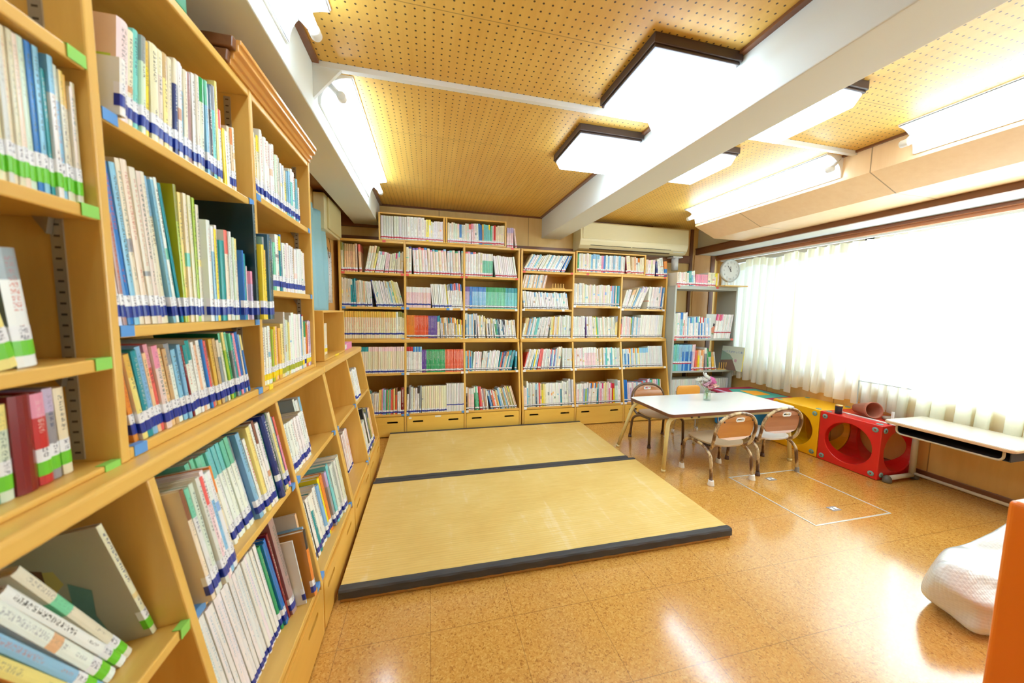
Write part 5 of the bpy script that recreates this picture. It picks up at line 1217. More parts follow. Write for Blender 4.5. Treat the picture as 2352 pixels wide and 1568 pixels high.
def petal_flower(c, r, col, n=5, seed=0, ruffle=True):
    rg = random.Random(seed); m = M(); tilt = Matrix.Rotation(rg.uniform(-0.9, 0.9), 4, 'X') @ Matrix.Rotation(rg.uniform(-0.9, 0.9), 4, 'Y')
    for layer, (rr, nn, lift) in enumerate(((r, n, 0.35), (r * 0.75, n, 0.9), (r * 0.45, 4, 1.5))):
        for k in range(nn):
            a0 = 2 * PI * (k + 0.5 * layer) / nn + rg.uniform(-0.15, 0.15); vs = []; fs = []
            NU, NV = 5, 4
            for i in range(NV + 1):
                v_ = i / NV; wid = math.sin(min(1, v_ * 1.05 + 0.16) * PI * 0.66) * 0.85 * rr
                for j in range(NU + 1):
                    u_ = j / NU * 2 - 1
                    rad = v_ * rr; z = lift * rr * v_ ** 1.5 + rr * 0.12 * math.sin(u_ * 4 + i + k) * v_ + rr * 0.25 * u_ * u_ * v_
                    vs.append(Vector((rad * math.cos(a0) - u_ * wid * math.sin(a0), rad * math.sin(a0) + u_ * wid * math.cos(a0), z)))
            for i in range(NV):
                for j in range(NU):
                    q_ = i * (NU + 1) + j; fs.append((q_, q_ + 1, q_ + NU + 2, q_ + NU + 1))
            m.add([tilt @ v_ + Vector(c) for v_ in vs], fs, 0, True)
    return m
def petal_mat(nm, c):
    m = mat(nm, c, 0.6); m.node_tree.nodes['Principled BSDF'].inputs['Subsurface Weight'].default_value = 0.15
    m.node_tree.nodes['Principled BSDF'].inputs['Subsurface Radius'].default_value = (0.01, 0.006, 0.006); return m
heads = [((-0.078, 0.00, 0.150), 0.020, 'white_petal', (246, 246, 240)), ((-0.060, 0.01, 0.128), 0.015, 'white_petal', (246, 246, 240)), ((-0.040, 0.0, 0.150), 0.022, 'white_petal', (246, 246, 240)),
         ((-0.018, 0.01, 0.170), 0.026, 'white_petal', (246, 246, 240)), ((-0.010, -0.01, 0.118), 0.027, 'pale_pink_petal', (246, 214, 226)), ((0.020, 0.0, 0.140), 0.027, 'bright_pink_petal', (236, 130, 196)),
         ((0.024, 0.01, 0.112), 0.022, 'pink_petal', (240, 168, 202)), ((0.008, -0.01, 0.092), 0.023, 'blush_petal', (236, 186, 196)), ((0.048, 0.0, 0.094), 0.027, 'peach_petal', (250, 214, 196))]
for i, (c, r, nm, col_) in enumerate(heads):
    r *= 1.35; P = (VX + c[0] * 1.05, VY + c[1], VZ + c[2] * 1.08)
    f = build('flower_head', petal_flower(P, r, col_, 5, i + 3), petal_mat(nm, col_), vs_)
    f['label'] = nm.replace('_petal', '').replace('_', ' ') + ' flower head'
    s = M().tube(fillet([(VX + random.uniform(-0.012, 0.012), VY, VZ + 0.012), (VX + c[0] * 0.15, VY, VZ + 0.07), (P[0], P[1], P[2] - 0.002)], 0.05), 0.0012, 6)
    build('stem', s, M_STEM, vs_)
for c in ((0.030, 0.0, 0.085), (-0.005, -0.012, 0.162), (-0.02, 0, 0.10), (-0.005, 0.0, 0.185)):
    lf = M(); P = Vector((VX + c[0], VY + c[1], VZ + c[2]))
    lf.add([P, P + Vector((0.008, 0.004, 0.006)), P + Vector((0.020, 0.0, 0.010)), P + Vector((0.009, -0.005, 0.002))], [(0, 1, 2, 3)])
    build('leaf', lf, M_STEM, vs_)

# ------------------------------------------------------------------ play cubes
def plastic(nm, c): return mat(nm, c, 0.32, coat=0.3)
def play_cube(label, x0, y0, s, m_, nm):
    cx, cy, cz = x0 + s / 2, y0 + s / 2, s / 2 + 0.002
    t = thing('play_cube', label, 'play cube', (cx, cy, 0), group='hollow plastic play cubes')
    body = build('cube_body', M().box(x0, y0, 0.002, x0 + s, y0 + s, s + 0.002), m_, t)
    cut = M()
    r = s * 0.385
    for ax in ('x', 'y'):
        prof = [(0.0, -s), (r, -s), (r, s), (0.0, s)]
        prof = [(0.0, -s * 0.52), (r + 0.012, -s * 0.52), (r, -s * 0.5 + 0.012), (r * 1.0, 0)]
        c_ = M().lathe([(0.0, -s * 0.55), (r, -s * 0.55), (r, s * 0.55), (0.0, s * 0.55)], (cx, cy, cz) if ax == 'x' else (cx, cy, cz), 48, axis=ax)
        me = bpy.data.meshes.new('cutter'); me.from_pydata(c_.v, [], c_.f)
        b = bmesh.new(); b.from_mesh(me); bmesh.ops.remove_doubles(b, verts=b.verts, dist=1e-5); bmesh.ops.recalc_face_normals(b, faces=b.faces); b.to_mesh(me); b.free()
        co = bpy.data.objects.new('cutter', me); COL.objects.link(co)
        md = body.modifiers.new('hole', 'BOOLEAN'); md.operation = 'DIFFERENCE'; md.solver = 'EXACT'; md.object = co
        bpy.context.view_layer.update()
        dg = bpy.context.evaluated_depsgraph_get()
        # cutter is in world space; body is parented to the empty
        nm_ = bpy.data.meshes.new_from_object(body.evaluated_get(dg))
        body.modifiers.clear(); old = body.data; body.data = nm_; bpy.data.meshes.remove(old)
        bpy.data.objects.remove(co); bpy.data.meshes.remove(me)
    bv = body.modifiers.new('soft', 'BEVEL'); bv.width = 0.006; bv.segments = 3; bv.limit_method = 'ANGLE'; bv.angle_limit = math.radians(40)
    M_DISC = mat('grey_green_disc', (126, 166, 164), 0.4)
    g = s * 0.5 - 0.035
    for (a, b_) in ((-g, -g), (g, -g), (-g, g), (g, g)):
        ring = [(0.006, 0.004), (0.017, 0.004), (0.0185, 0.0), (0.006, 0.0), (0.006, 0.004)]
        build('corner_disc', M().lathe([(r_, -h) for r_, h in ring], (x0, cy + a, cz + b_), 24, axis='x'), M_DISC, t)
        build('corner_disc', M().lathe(ring, (cx + a, y0, cz + b_), 24, axis='y'), M_DISC, t)
        build('corner_disc', M().lathe(ring, (cx + a, cy + b_, s + 0.002), 24, axis='z'), M_DISC, t)
    return t
play_cube('red hollow play cube with round holes, carrying the terracotta pot', 2.975, 1.622, 0.380, plastic('red_plastic', (214, 34, 30)), 'red')
play_cube('yellow hollow play cube with round holes, behind the red one', 2.975, 2.006, 0.380, plastic('yellow_plastic', (246, 186, 4)), 'yellow')

# things standing on the red cube
ZR = 0.3825
b = thing('flower_pot', 'terracotta flower pot lying on its side on the red cube', 'pot', (3.17, 1.80, ZR))
pot = M().lathe([(0.0, 0.0), (0.028, 0.0), (0.046, 0.11), (0.049, 0.112), (0.049, 0.126), (0.0445, 0.126), (0.042, 0.11), (0.025, 0.006), (0.0, 0.006)], (0, 0, 0), 32)
pot.xf(Matrix.Translation((3.185, 1.900, ZR + 0.0375)) @ Matrix.Rotation(math.radians(-22), 4, 'Z') @ Matrix.Rotation(math.radians(80.5), 4, 'X') @ Matrix.Scale(1.2, 4))
build('pot_body', pot, mat('terracotta', (176, 110, 88), 0.7), b)
b = thing('spray_can', 'short black and gold tin at the left end of the red cube top', 'tin', (3.025, 1.915, ZR))
build('can_body', M().lathe([(0, 0), (0.021, 0), (0.022, 0.002), (0.022, 0.056), (0.021, 0.058), (0, 0.058)], (3.025, 1.915, ZR), 24), mat('black_can', (40, 36, 44), 0.3), b)
build('can_lid', M().lathe([(0, 0.058), (0.0225, 0.058), (0.0225, 0.066), (0, 0.067)], (3.025, 1.915, ZR), 24), mat('gold_lid', (214, 176, 112), 0.3, 0.5), b)
build('can_label', M().add([(3.025 + 0.0223 * math.cos(a), 1.915 + 0.0223 * math.sin(a), ZR + z) for z in (0.014, 0.045) for a in [-1.5 + 0.16 * k for k in range(8)]],
      [(i, i + 1, i + 9, i + 8) for i in range(7)]), mat('can_print', (206, 198, 180), 0.4), b, recalc=False)
ac_ = thing('acrylic_screen', 'clear acrylic screen on a white base behind the terracotta pot', 'screen', (3.20, 1.80, ZR))
build('screen_sheet', M().box(3.262, 1.645, ZR + 0.012, 3.265, 1.95, ZR + 0.235), GLASS, ac_)
fr_ = M().box(3.26, 1.645, ZR + 0.235, 3.267, 1.95, ZR + 0.240).box(3.26, 1.947, ZR + 0.01, 3.267, 1.952, ZR + 0.24)
build('screen_edge', fr_, mat('acrylic_edge', (196, 214, 218), 0.2), ac_)
build('screen_base', M().box(3.075, 1.60, ZR, 3.095, 1.93, ZR + 0.006).box(3.075, 1.64, ZR, 3.27, 1.655, ZR + 0.006), M_PLASTICW, ac_, 0.001)
build('screen_post', M().box(3.10, 1.640, ZR, 3.112, 1.652, ZR + 0.085), M_PLASTICW, ac_, 0.001)
st = M(); rg = random.Random(5)
for k in range(5):
    a = M().lathe([(0.0, -0.012), (0.03, -0.009), (0.036, 0), (0.03, 0.008), (0, 0.011)], (0, 0, 0), 14)
    a.xf(Matrix.Translation((3.20 + rg.uniform(-0.012, 0.012), 1.715 - 0.018 * k, ZR + 0.012 + 0.001 * k)) @ Matrix.Rotation(rg.uniform(-0.2, 0.2), 4, 'X') @ Matrix.Scale(1.1, 4)); st.join(a)
ob = build('pot_saucers', st, mat('grey_saucer', (150, 132, 116), 0.7)); ob.data.transform(Matrix.Translation((-3.2, -1.68, -ZR))); ob.location = (3.2, 1.68, ZR)
ob.name = 'pot_saucer'; tag(ob, 'small stack of grey-brown pot saucers right of the terracotta pot', 'saucers')

# blue wrapped stack and the patterned mat in the corner
bx = thing('wrapped_bundle', 'blue bundle in clear plastic on the floor under the patterned mat', 'bundle', (3.06, 2.66, 0))
build('bundle_body', M().box(2.86, 2.46, 0.001, 3.30, 2.90, 0.25), plastic('blue_bundle', (40, 128, 190)), bx, 0.02, 3)
build('bundle_lid', M().box(2.855, 2.455, 0.252, 3.305, 2.905, 0.335), mat('dark_bundle_lid', (54, 58, 60), 0.25), bx, 0.015, 3)
mt = thing('patterned_mat', 'crimson and teal patterned mat lying on the blue bundle by the curtain', 'mat', (3.05, 2.68, 0.336))
build('mat_base', M().box(2.81, 2.41, 0.336, 3.335, 2.95, 0.352), mat('crimson_mat', (170, 34, 70), 0.7), mt, 0.004)
pm_ = M().prism([(2.92, 2.50), (3.30, 2.50), (3.30, 2.85), (3.0, 2.88), (2.90, 2.70)], 'z', 0.352, 0.3535)
build('teal_patch', pm_, mat('teal_patch', (70, 170, 156), 0.7), mt)
build('orange_patch', M().prism([(3.02, 2.60), (3.20, 2.60), (3.22, 2.76), (3.06, 2.80)], 'z', 0.3536, 0.3548), mat('orange_patch', (246, 166, 30), 0.7), mt)
build('lilac_dots', M().prism([(2.84, 2.44), (2.88, 2.44), (2.88, 2.90), (2.84, 2.90)], 'z', 0.352, 0.3532), mat('lilac_band', (196, 170, 206), 0.7), mt)

# ------------------------------------------------------------------ school desk by the window
M_DESKT = mat('desk_beige_tube', (204, 192, 168), 0.4, coat=0.1)
dk = thing('school_desk', 'school desk with pale top and book tray standing by the window', 'desk', (3.10, 1.32, 0))
X0d, X1d, Y0d, Y1d = 2.895, 3.27, 1.055, 1.575
build('desk_top', M().prism(rrect(X1d - X0d, Y1d - Y0d, 0.022, 5, (X0d + X1d) / 2, (Y0d + Y1d) / 2), 'z', 0.436, 0.4515), mat('desk_laminate', (240, 234, 222), 0.12, coat=0.5), dk, 0.002)
build('desk_edge', M().prism(rrect(X1d - X0d + 0.006, Y1d - Y0d + 0.006, 0.025, 5, (X0d + X1d) / 2, (Y0d + Y1d) / 2), 'z', 0.432, 0.4475), mat('desk_edge_band', (214, 178, 140), 0.4), dk, 0.003)
tray = M().box(2.96, Y0d + 0.03, 0.368, 3.24, Y1d - 0.03, 0.372).box(3.236, Y0d + 0.03, 0.372, 3.24, Y1d - 0.03, 0.432).box(2.96, Y0d + 0.03, 0.372, 3.24, Y0d + 0.034, 0.432).box(2.96, Y1d - 0.034, 0.372, 3.24, Y1d - 0.03, 0.432)
build('book_tray', tray, mat('dark_tray', (56, 62, 74), 0.5), dk)
build('tray_rail', M().tube(fillet([(2.935, Y1d - 0.045, 0.432), (2.935, Y1d - 0.045, 0.372), (2.935, Y0d + 0.045, 0.372), (2.935, Y0d + 0.045, 0.432)], 0.03), 0.0055, 10), M_DESKT, dk)
for ye in (1.592, 1.045):
    build('leg_post', M().tube([(3.255, ye, 0.035), (3.255, ye, 0.432)], 0.017, 14), M_DESKT, dk)
    build('foot_bar', M().tube([(3.035, ye, 0.028), (3.255, ye, 0.030)], 0.0155, 14), M_DESKT, dk)
    for xx in (3.02, 3.285):
        build('rubber_foot', M().lathe([(0, 0.001), (0.023, 0.001), (0.025, 0.012), (0.022, 0.032), (0.012, 0.046), (0, 0.049)], (xx, ye, 0), 16), mat('dark_grey_rubber', (96, 90, 80), 0.5), dk)
build('floor_rail', M().tube([(3.255, 1.592, 0.045), (3.255, 1.045, 0.045)], 0.010, 12), M_DESKT, dk)

# ------------------------------------------------------------------ floor hatch
hatch = thing('floor_hatch', 'square floor hatch with a thin metal frame in front of the small chairs', 'hatch', (2.283, 1.595, 0))
x0, x1, y0, y1, w = 2.003, 2.566, 1.317, 1.873, 0.008
fm = M().box(x0, y0, 0.0, x1, y0 + w, 0.002).box(x0, y1 - w, 0.0, x1, y1, 0.002).box(x0, y0 + w, 0.0, x0 + w, y1 - w, 0.002).box(x1 - w, y0 + w, 0.0, x1, y1 - w, 0.002)
build('hatch_frame', fm, mat('hatch_aluminium', (224, 224, 220), 0.25, 0.3), hatch)
for (cx, cy) in ((2.272, 1.792), (2.290, 1.424)):
    lt = build('latch_plate', M().box(cx - 0.030, cy - 0.020, 0.0, cx + 0.030, cy + 0.020, 0.0025), mat('latch_steel', (186, 188, 194), 0.25, 0.7), hatch)
    build('latch_ring', M().box(cx - 0.024, cy - 0.009, 0.0025, cx - 0.004, cy + 0.009, 0.0032).box(cx + 0.004, cy - 0.009, 0.0025, cx + 0.024, cy + 0.009, 0.0032), mat('latch_bright', (240, 240, 240), 0.3), lt)
    build('latch_slot', M().box(cx - 0.003, cy - 0.004, 0.0032, cx + 0.003, cy + 0.004, 0.0036), M_BLACK, lt)

# ------------------------------------------------------------------ bubble wrap bundle and orange cabinet
def bubble_mat():
    m = bpy.data.materials.new('bubble_wrap'); m.use_nodes = True; t = NT(m)
    t.b.inputs['Base Color'].default_value = lin((236, 244, 246)); t.b.inputs['Roughness'].default_value = 0.18
    t.b.inputs['Coat Weight'].default_value = 0.4
    vo = t.n('ShaderNodeTexVoronoi'); vo.inputs['Scale'].default_value = 95; vo.inputs['Randomness'].default_value = 0.15
    t.l(t.coord(), vo.inputs['Vector'])
    big = t.noise(t.coord(), 5, 3, 0.6)
    h = t.math('ADD', t.math('MULTIPLY', t.math('SUBTRACT', 0.5, vo.outputs['Distance']), 0.5), t.math('MULTIPLY', big, 2.0))
    t.bump(h, 0.5, 0.005)
    out = t.t.nodes['Material Output']; tl_ = t.n('ShaderNodeBsdfTranslucent'); tl_.inputs[0].default_value = (0.9, 0.95, 0.93, 1)
    mx = t.n('ShaderNodeMixShader'); mx.inputs[0].default_value = 0.18
    t.l(t.b.outputs[0], mx.inputs[1]); t.l(tl_.outputs[0], mx.inputs[2]); t.l(mx.outputs[0], out.inputs[0])
    return m
bw = M(); NU, NV = 72, 40
ctr = Vector((2.26, 0.765, 0.0))
vs = []
for j in range(NV + 1):
    ph = -PI / 2 + PI * j / NV
    for i in range(NU):
        th = 2 * PI * i / NU
        def se(c, p): return math.copysign(abs(c) ** p, c)
        X = se(math.cos(th), 0.42) * se(math.cos(ph), 0.36); Y = se(math.sin(th), 0.42) * se(math.cos(ph), 0.36); Z = se(math.sin(ph), 0.45)
        zz = (Z + 1) / 2
        hgt = 0.20 + 0.10 * max(0, (X + 0.35)) + 0.03 * Y
        px = 0.42 * X + (0.015 * math.sin(zz * 6 + Y * 3) - 0.02 * zz) * (1 if X < -0.5 else 0)
        # diagonal ridge where the wrap is folded over the end
        rid = math.exp(-((Y * 0.9 + (X + 0.75) * 2.2) ** 2) / 0.05) * zz
        py = 0.108 * Y * (1 - 0.14 * zz) + 0.008 * math.sin(X * 9) * zz
        pz = zz * (hgt + 0.022 * rid - 0.03 * max(0, -Y) * zz) + 0.006 * math.sin(X * 13 + Y * 5) * zz + 0.005 * math.sin(th * 5 + zz * 7) * math.cos(ph)
        vs.append(ctr + Vector((px, py - 0.012 * rid, max(0.001, pz))))
fs = [(j * NU + i, j * NU + (i + 1) % NU, (j + 1) * NU + (i + 1) % NU, (j + 1) * NU + i) for j in range(NV) for i in range(NU)]
bw.add(vs, fs, 0, True)
ob = build('wrapped_parcel', bw, bubble_mat(), recalc=True); ob.data.transform(Matrix.Translation(-ctr)); ob.location = ctr
tag(ob, 'parcel in white bubble wrap on the floor behind the orange cabinet', 'parcel')
gl = M(); gl.tube([(1.80, 0.66, 0.145), (1.83, 0.652, 0.165), (1.835, 0.648, 0.19)], 0.001, 4)
oc = thing('orange_cabinet', 'bright orange cabinet cut off by the right edge of the picture', 'cabinet', (1.70, 0.34, 0))
build('cabinet_side', M().box(1.372, 0.10, 0.03, 2.05, 0.50, 0.68), plastic('orange_plastic', (240, 122, 16)), oc, 0.012, 4)
build('cabinet_plinth', M().box(1.40, 0.12, 0.0, 2.03, 0.48, 0.03), mat('cabinet_plinth', (90, 60, 40), 0.6), oc)

# ------------------------------------------------------------------ curtains
def curtain_mat(name, dens, tint=(250, 247, 236)):
    m = bpy.data.materials.new(name); m.use_nodes = True; nt = m.node_tree; nt.nodes.clear()
    o_ = nt.nodes.new('ShaderNodeOutputMaterial')
    df = nt.nodes.new('ShaderNodeBsdfDiffuse'); tl = nt.nodes.new('ShaderNodeBsdfTranslucent'); tr = nt.nodes.new('ShaderNodeBsdfTransparent')
    for x in (df, tl): x.inputs[0].default_value = lin(tint)
    tr.inputs[0].default_value = (1, 1, 1, 1)
    m1 = nt.nodes.new('ShaderNodeMixShader'); m1.inputs[0].default_value = 0.55
    m2 = nt.nodes.new('ShaderNodeMixShader'); m2.inputs[0].default_value = dens
    nt.links.new(df.outputs[0], m1.inputs[1]); nt.links.new(tl.outputs[0], m1.inputs[2])
    nt.links.new(tr.outputs[0], m2.inputs[1]); nt.links.new(m1.outputs[0], m2.inputs[2]); nt.links.new(m2.outputs[0], o_.inputs[0])
    return m
M_CUR = curtain_mat('sheer_curtain_cloth', 0.93)
M_HEAD = curtain_mat('curtain_header_tape', 0.97, (240, 234, 208))
M_HEM = curtain_mat('embroidered_hem', 0.95, (240, 242, 226))
def make_curtain(label, ya, yb, zb, sweep=0.0, sag=(), seed=1, hem=0.0, gather=0.0):
    """ya far end, yb near end (ya > yb)"""
    rg = random.Random(seed)
    L = ya - yb; NYc = max(60, int(L / 0.0045)); NZ = 26; ztop = 1.712
    ph = [rg.uniform(0, 6.28) for _ in range(4)]
    t = thing('curtain', label, 'curtain', (3.29, (ya + yb) / 2, zb if not callable(zb) else zb(0.5)), group='sheer white curtains at the window')
    nf = L / 0.085
    def P(s, z, zt, zbb):
        f = (zt - z) / (zt - zbb)
        amp = 0.017 + 0.014 * f
        y = ya - L * s + sweep * f * (0.5 - s) * 2 * 0.5 + 0.012 * math.sin(s * nf * 2 * PI * 0.5 + ph[1]) * f
        y += 0.020 * (0.35 + 0.65 * f) * math.sin(2 * (s * nf * 2 * PI + ph[0] + 0.7 * math.sin(s * 9 + ph[2])))
        x = 3.290 + amp * math.sin(s * nf * 2 * PI + ph[0] + 0.7 * math.sin(s * 9 + ph[2])) + 0.006 * math.sin(s * nf * 4.3 * PI + ph[3]) * (0.4 + f)
        return (x, y, z)
    def sheet(z_hi, z_lo_f, nz, offx=0.0):
        m = M(); vs = []
        for j in range(nz + 1):
            for i in range(NYc + 1):
                s = i / NYc
                zt = ztop - sum(d * math.exp(-((s - c) / w_) ** 2) for c, w_, d in sag) - 0.006 * abs(math.sin(s * nf * PI))
                zbb = zb if not callable(zb) else zb(s)
                zbb += 0.006 * math.sin(s * nf * 2 * PI + ph[0])
                a, b2 = z_hi(zt, zbb), z_lo_f(zt, zbb)
                z = a + (b2 - a) * j / nz
                p = P(s, z, zt, zbb); vs.append((p[0] + offx, p[1], p[2]))
        w_ = NYc + 1
        m.add(vs, [(j * w_ + i, j * w_ + i + 1, (j + 1) * w_ + i + 1, (j + 1) * w_ + i) for j in range(nz) for i in range(NYc)], 0, True)
        return m
    hb = 0.075
    build('header_tape', sheet(lambda a, b: a, lambda a, b: a - hb, 3), M_HEAD, t, recalc=False)
    if hem:
        build('cloth', sheet(lambda a, b: a - hb, lambda a, b: b + hem, NZ), M_CUR, t, recalc=False)
        build('embroidered_hem', sheet(lambda a, b: b + hem, lambda a, b: b, 4), M_HEM, t, recalc=False)
    else:
        build('cloth', sheet(lambda a, b: a - hb, lambda a, b: b, NZ), M_CUR, t, recalc=False)
make_curtain('sheer curtain beside the clock, farthest along the window', 3.36, 2.52, lambda s: 0.455 - 0.05 * s, sweep=0.05, sag=((0.25, 0.12, 0.05), (0.75, 0.12, 0.035)), seed=2)
make_curtain('middle sheer curtain above the yellow cube', 2.515, 1.715, lambda s: 0.47 - 0.05 * s, sweep=0.03, sag=((0.05, 0.05, 0.02),), seed=5)
make_curtain('sheer curtain with an embroidered hem above the school desk', 1.68, 0.25, lambda s: 0.40 + 0.03 * s, sweep=0.10, seed=8, hem=0.16)
make_curtain('nearest sheer curtain, mostly beyond the right picture edge', 0.20, -1.9, lambda s: 0.42, seed=11, hem=0.16)
rail = M().box(3.278, -1.9, 1.722, 3.304, 3.38, 1.738)
ob = build('curtain_rail', rail, M_PLASTICW); ob.data.transform(Matrix.Translation((-3.29, -0.7, -1.73))); ob.location = (3.29, 0.7, 1.73)
tag(ob, 'white curtain rail under the brown window head', 'rail')
ob.data.transform(Matrix.Translation((0, 0, 0)))

# ------------------------------------------------------------------ air conditioner
M_AC = mat('cream_plastic', (226, 214, 170), 0.35, coat=0.2)
ac = thing('air_conditioner', 'long cream wall air conditioner above the short box shelf', 'air conditioner', (2.13, 3.49, 1.755))
prof = [(3.49, 2.032), (3.315, 2.032), (3.305, 2.022), (3.300, 1.86), (3.303, 1.842), (3.318, 1.800), (3.345, 1.770), (3.39, 1.757), (3.49, 1.757)]
build('housing', M().prism(prof, 'x', 1.490, 2.768), M_AC, ac, 0.006, 3)
build('front_grille', M().box(1.515, 3.2965, 1.862, 2.75, 3.302, 2.018), panel := mat('grille_cream', (222, 210, 164), 0.4), ac, 0.002)
_g = NT(panel); _w = _g.n('ShaderNodeTexWave', wave_type='BANDS', bands_direction='Z'); _w.inputs['Scale'].default_value = 42; _g.l(_g.coord(), _w.inputs['Vector']); _g.bump(_w.outputs['Fac'], 0.3, 0.002)
for xa, xb in ((1.61, 2.07), (2.09, 2.56)):
    sl = M(); sl.prism([(3.3135, 1.822), (3.339, 1.776), (3.345, 1.779), (3.3195, 1.825)], 'x', xa, xb)
    ls = build('louvre', sl, mat('louvre_white', (226, 230, 216), 0.35), ac, 0.001)
    build('louvre_gap', M().prism([(3.3165, 1.806), (3.3185, 1.8015), (3.3150, 1.8005), (3.313, 1.805)], 'x', xa, xb), M_BLACK, ls)
build('louvre_gap', M().prism([(3.338, 1.775), (3.350, 1.768), (3.346, 1.764), (3.334, 1.771)], 'x', 1.61, 2.56), mat('gap_brown', (84, 64, 40), 0.7), ac)
build('display_panel', M().prism([(3.3085, 1.828), (3.330, 1.7825), (3.333, 1.784), (3.3115, 1.830)], 'x', 2.60, 2.735), mat('display_grey', (224, 226, 218), 0.3), ac, 0.001)
dp = thing('drain_pipe', 'short white pipe under the right end of the air conditioner', 'pipe', (2.70, 3.42, 1.60))
build('pipe_body', M().lathe([(0, 0), (0.036, 0), (0.036, 0.135), (0, 0.135)], (2.70, 3.42, 1.605), 20), M_PLASTICW, dp)
build('pipe_collar', M().box(2.64, 3.37, 1.738, 2.765, 3.48, 1.752), M_PLASTICW, dp, 0.003)

# ------------------------------------------------------------------ clock on a board
plank = build('plank', M().box(2.98, 2.99, 1.411, 3.268, 3.22, 1.421), W_X); plank.data.transform(Matrix.Translation((-3.12, -3.1, -1.411))); plank.location = (3.12, 3.1, 1.411)
tag(plank, 'thin wooden board on top of the grey rack under the clock', 'board')
ck = thing('wall_clock', 'round pale grey clock on a wire stand beside the curtains', 'clock', (3.145, 3.10, 1.421))
CX_, CYk, CZk, CR = 3.145, 3.12, 1.585, 0.122
build('clock_case', M().lathe([(0, 0.0), (CR, 0.0), (CR + 0.002, 0.012), (CR - 0.003, 0.024), (CR - 0.012, 0.026), (CR - 0.016, 0.018), (0, 0.018)], (CX_, CYk, CZk), 48, axis='y'), mat('clock_silver', (206, 212, 214), 0.35, 0.2), ck)
build('dial', M().lathe([(0, 0.0185), (CR - 0.016, 0.0185)], (CX_, CYk, CZk), 48, axis='y'), mat('clock_dial', (226, 230, 230), 0.5), ck)
M_NUM = mat('clock_numeral', (150, 156, 160), 0.5)
Rk = Matrix(((1, 0, 0, 0), (0, 0, -1, 0), (0, 1, 0, 0), (0, 0, 0, 1)))
nums = M()
for k in range(1, 13):
    a = 2 * PI * k / 12; r = CR * 0.70
    tm_ = text_mesh(str(k), 0.026)
    tm_.xf(Matrix.Translation((CX_ + r * math.sin(a), CYk - 0.0192, CZk + r * math.cos(a))) @ Rk); nums.join(tm_)
build('numerals', nums, M_NUM, ck)
def hand(ang, ln, w, nm, mm, dy):
    h = M().box(-w / 2, -0.0006, -0.012, w / 2, 0.0006, ln)
    h.xf(Matrix.Translation((CX_, CYk - dy, CZk)) @ Matrix.Rotation(ang, 4, 'Y')); build(nm, h, mm, ck)
M_HAND = mat('clock_hand', (70, 66, 74), 0.4)
hand(2 * PI * (11.9) / 12, 0.045, 0.006, 'hour_hand', M_HAND, 0.0205)
hand(2 * PI * 53.5 / 60, 0.066, 0.0045, 'minute_hand', M_HAND, 0.0225)
sd = M()
for s in (-1, 1):
    x = CX_ + s * 0.038
    sd.tube(fillet([(x, CYk - 0.034, CZk - 0.085), (x, CYk - 0.034, 1.423), (x, CYk + 0.05, 1.423), (x, CYk + 0.02, 1.56)], 0.008), 0.0018, 6)
sd.tube([(CX_ - 0.038, CYk - 0.034, CZk - 0.085), (CX_ + 0.038, CYk - 0.034, CZk - 0.085)], 0.0018, 6)
sd.tube([(CX_ - 0.038, CYk + 0.02, 1.56), (CX_ + 0.038, CYk + 0.02, 1.56)], 0.0018, 6)
ob = build('clock_stand', sd, mat('white_wire', (236, 238, 238), 0.3)); ob.data.transform(Matrix.Translation((-CX_, -3.1, -1.42))); ob.location = (CX_, 3.1, 1.42)
tag(ob, 'white wire stand holding up the round clock', 'stand')

# ------------------------------------------------------------------ left wall: speaker, cloth, papers
sp = thing('wall_speaker', 'flat cream loudspeaker box on the left wall under the beam', 'speaker', (-0.785, 2.99, 1.68))
build('speaker_box', M().box(-0.784, 2.74, 1.675, -0.71, 3.165, 1.925), M_AC, sp, 0.006, 3)
build('speaker_front', M().box(-0.712, 2.80, 1.690, -0.695, 3.155, 1.912), mat('speaker_cloth', (214, 200, 146), 0.6), sp, 0.006, 3)
build('cable', M().tube(fillet([(-0.775, 2.86, 1.675), (-0.765, 2.95, 1.60), (-0.765, 3.02, 1.58), (-0.768, 3.06, 1.50), (-0.765, 3.10, 1.60), (-0.775, 3.09, 1.675)], 0.03), 0.002, 6), mat('grey_cable', (110, 100, 90), 0.5), sp)
nb = build('notice_board', M().box(-0.784, 2.30, 1.02, -0.774, 3.20, 1.66), wood('notice_board', (226, 172, 96), (206, 148, 72), 'z')); 
nb.data.transform(Matrix.Translation((0.784, -2.75, -1.02))); nb.location = (-0.784, 2.75, 1.02)
tag(nb, 'wooden notice board on the left wall behind the light blue cloth', 'notice board')
def paper_mat(ink, scale):
    m = bpy.data.materials.new('handwritten_paper'); m.use_nodes = True; t = NT(m); t.b.inputs['Roughness'].default_value = 0.8
    v = t.coord(); sx = t.n('ShaderNodeSeparateXYZ'); t.l(v, sx.inputs[0])
    colm = t.math('LESS_THAN', t.math('ABSOLUTE', t.math('SUBTRACT', t.math('FRACT', t.math('DIVIDE', t.math('ADD', sx.outputs[1], 5), 0.042)), 0.5)), 0.2)
    rows = t.math('LESS_THAN', t.math('ABSOLUTE', t.math('SUBTRACT', t.math('FRACT', t.math('DIVIDE', sx.outputs[2], 0.034)), 0.5)), 0.3)
    k = t.math('MULTIPLY', t.math('MULTIPLY', colm, rows), t.math('GREATER_THAN', t.noise(v, scale, 1), 0.56))
    t.l(t.mix(t.math('MULTIPLY', k, 0.75), lin((240, 240, 242)), lin(ink)), t.b.inputs['Base Color']); return m
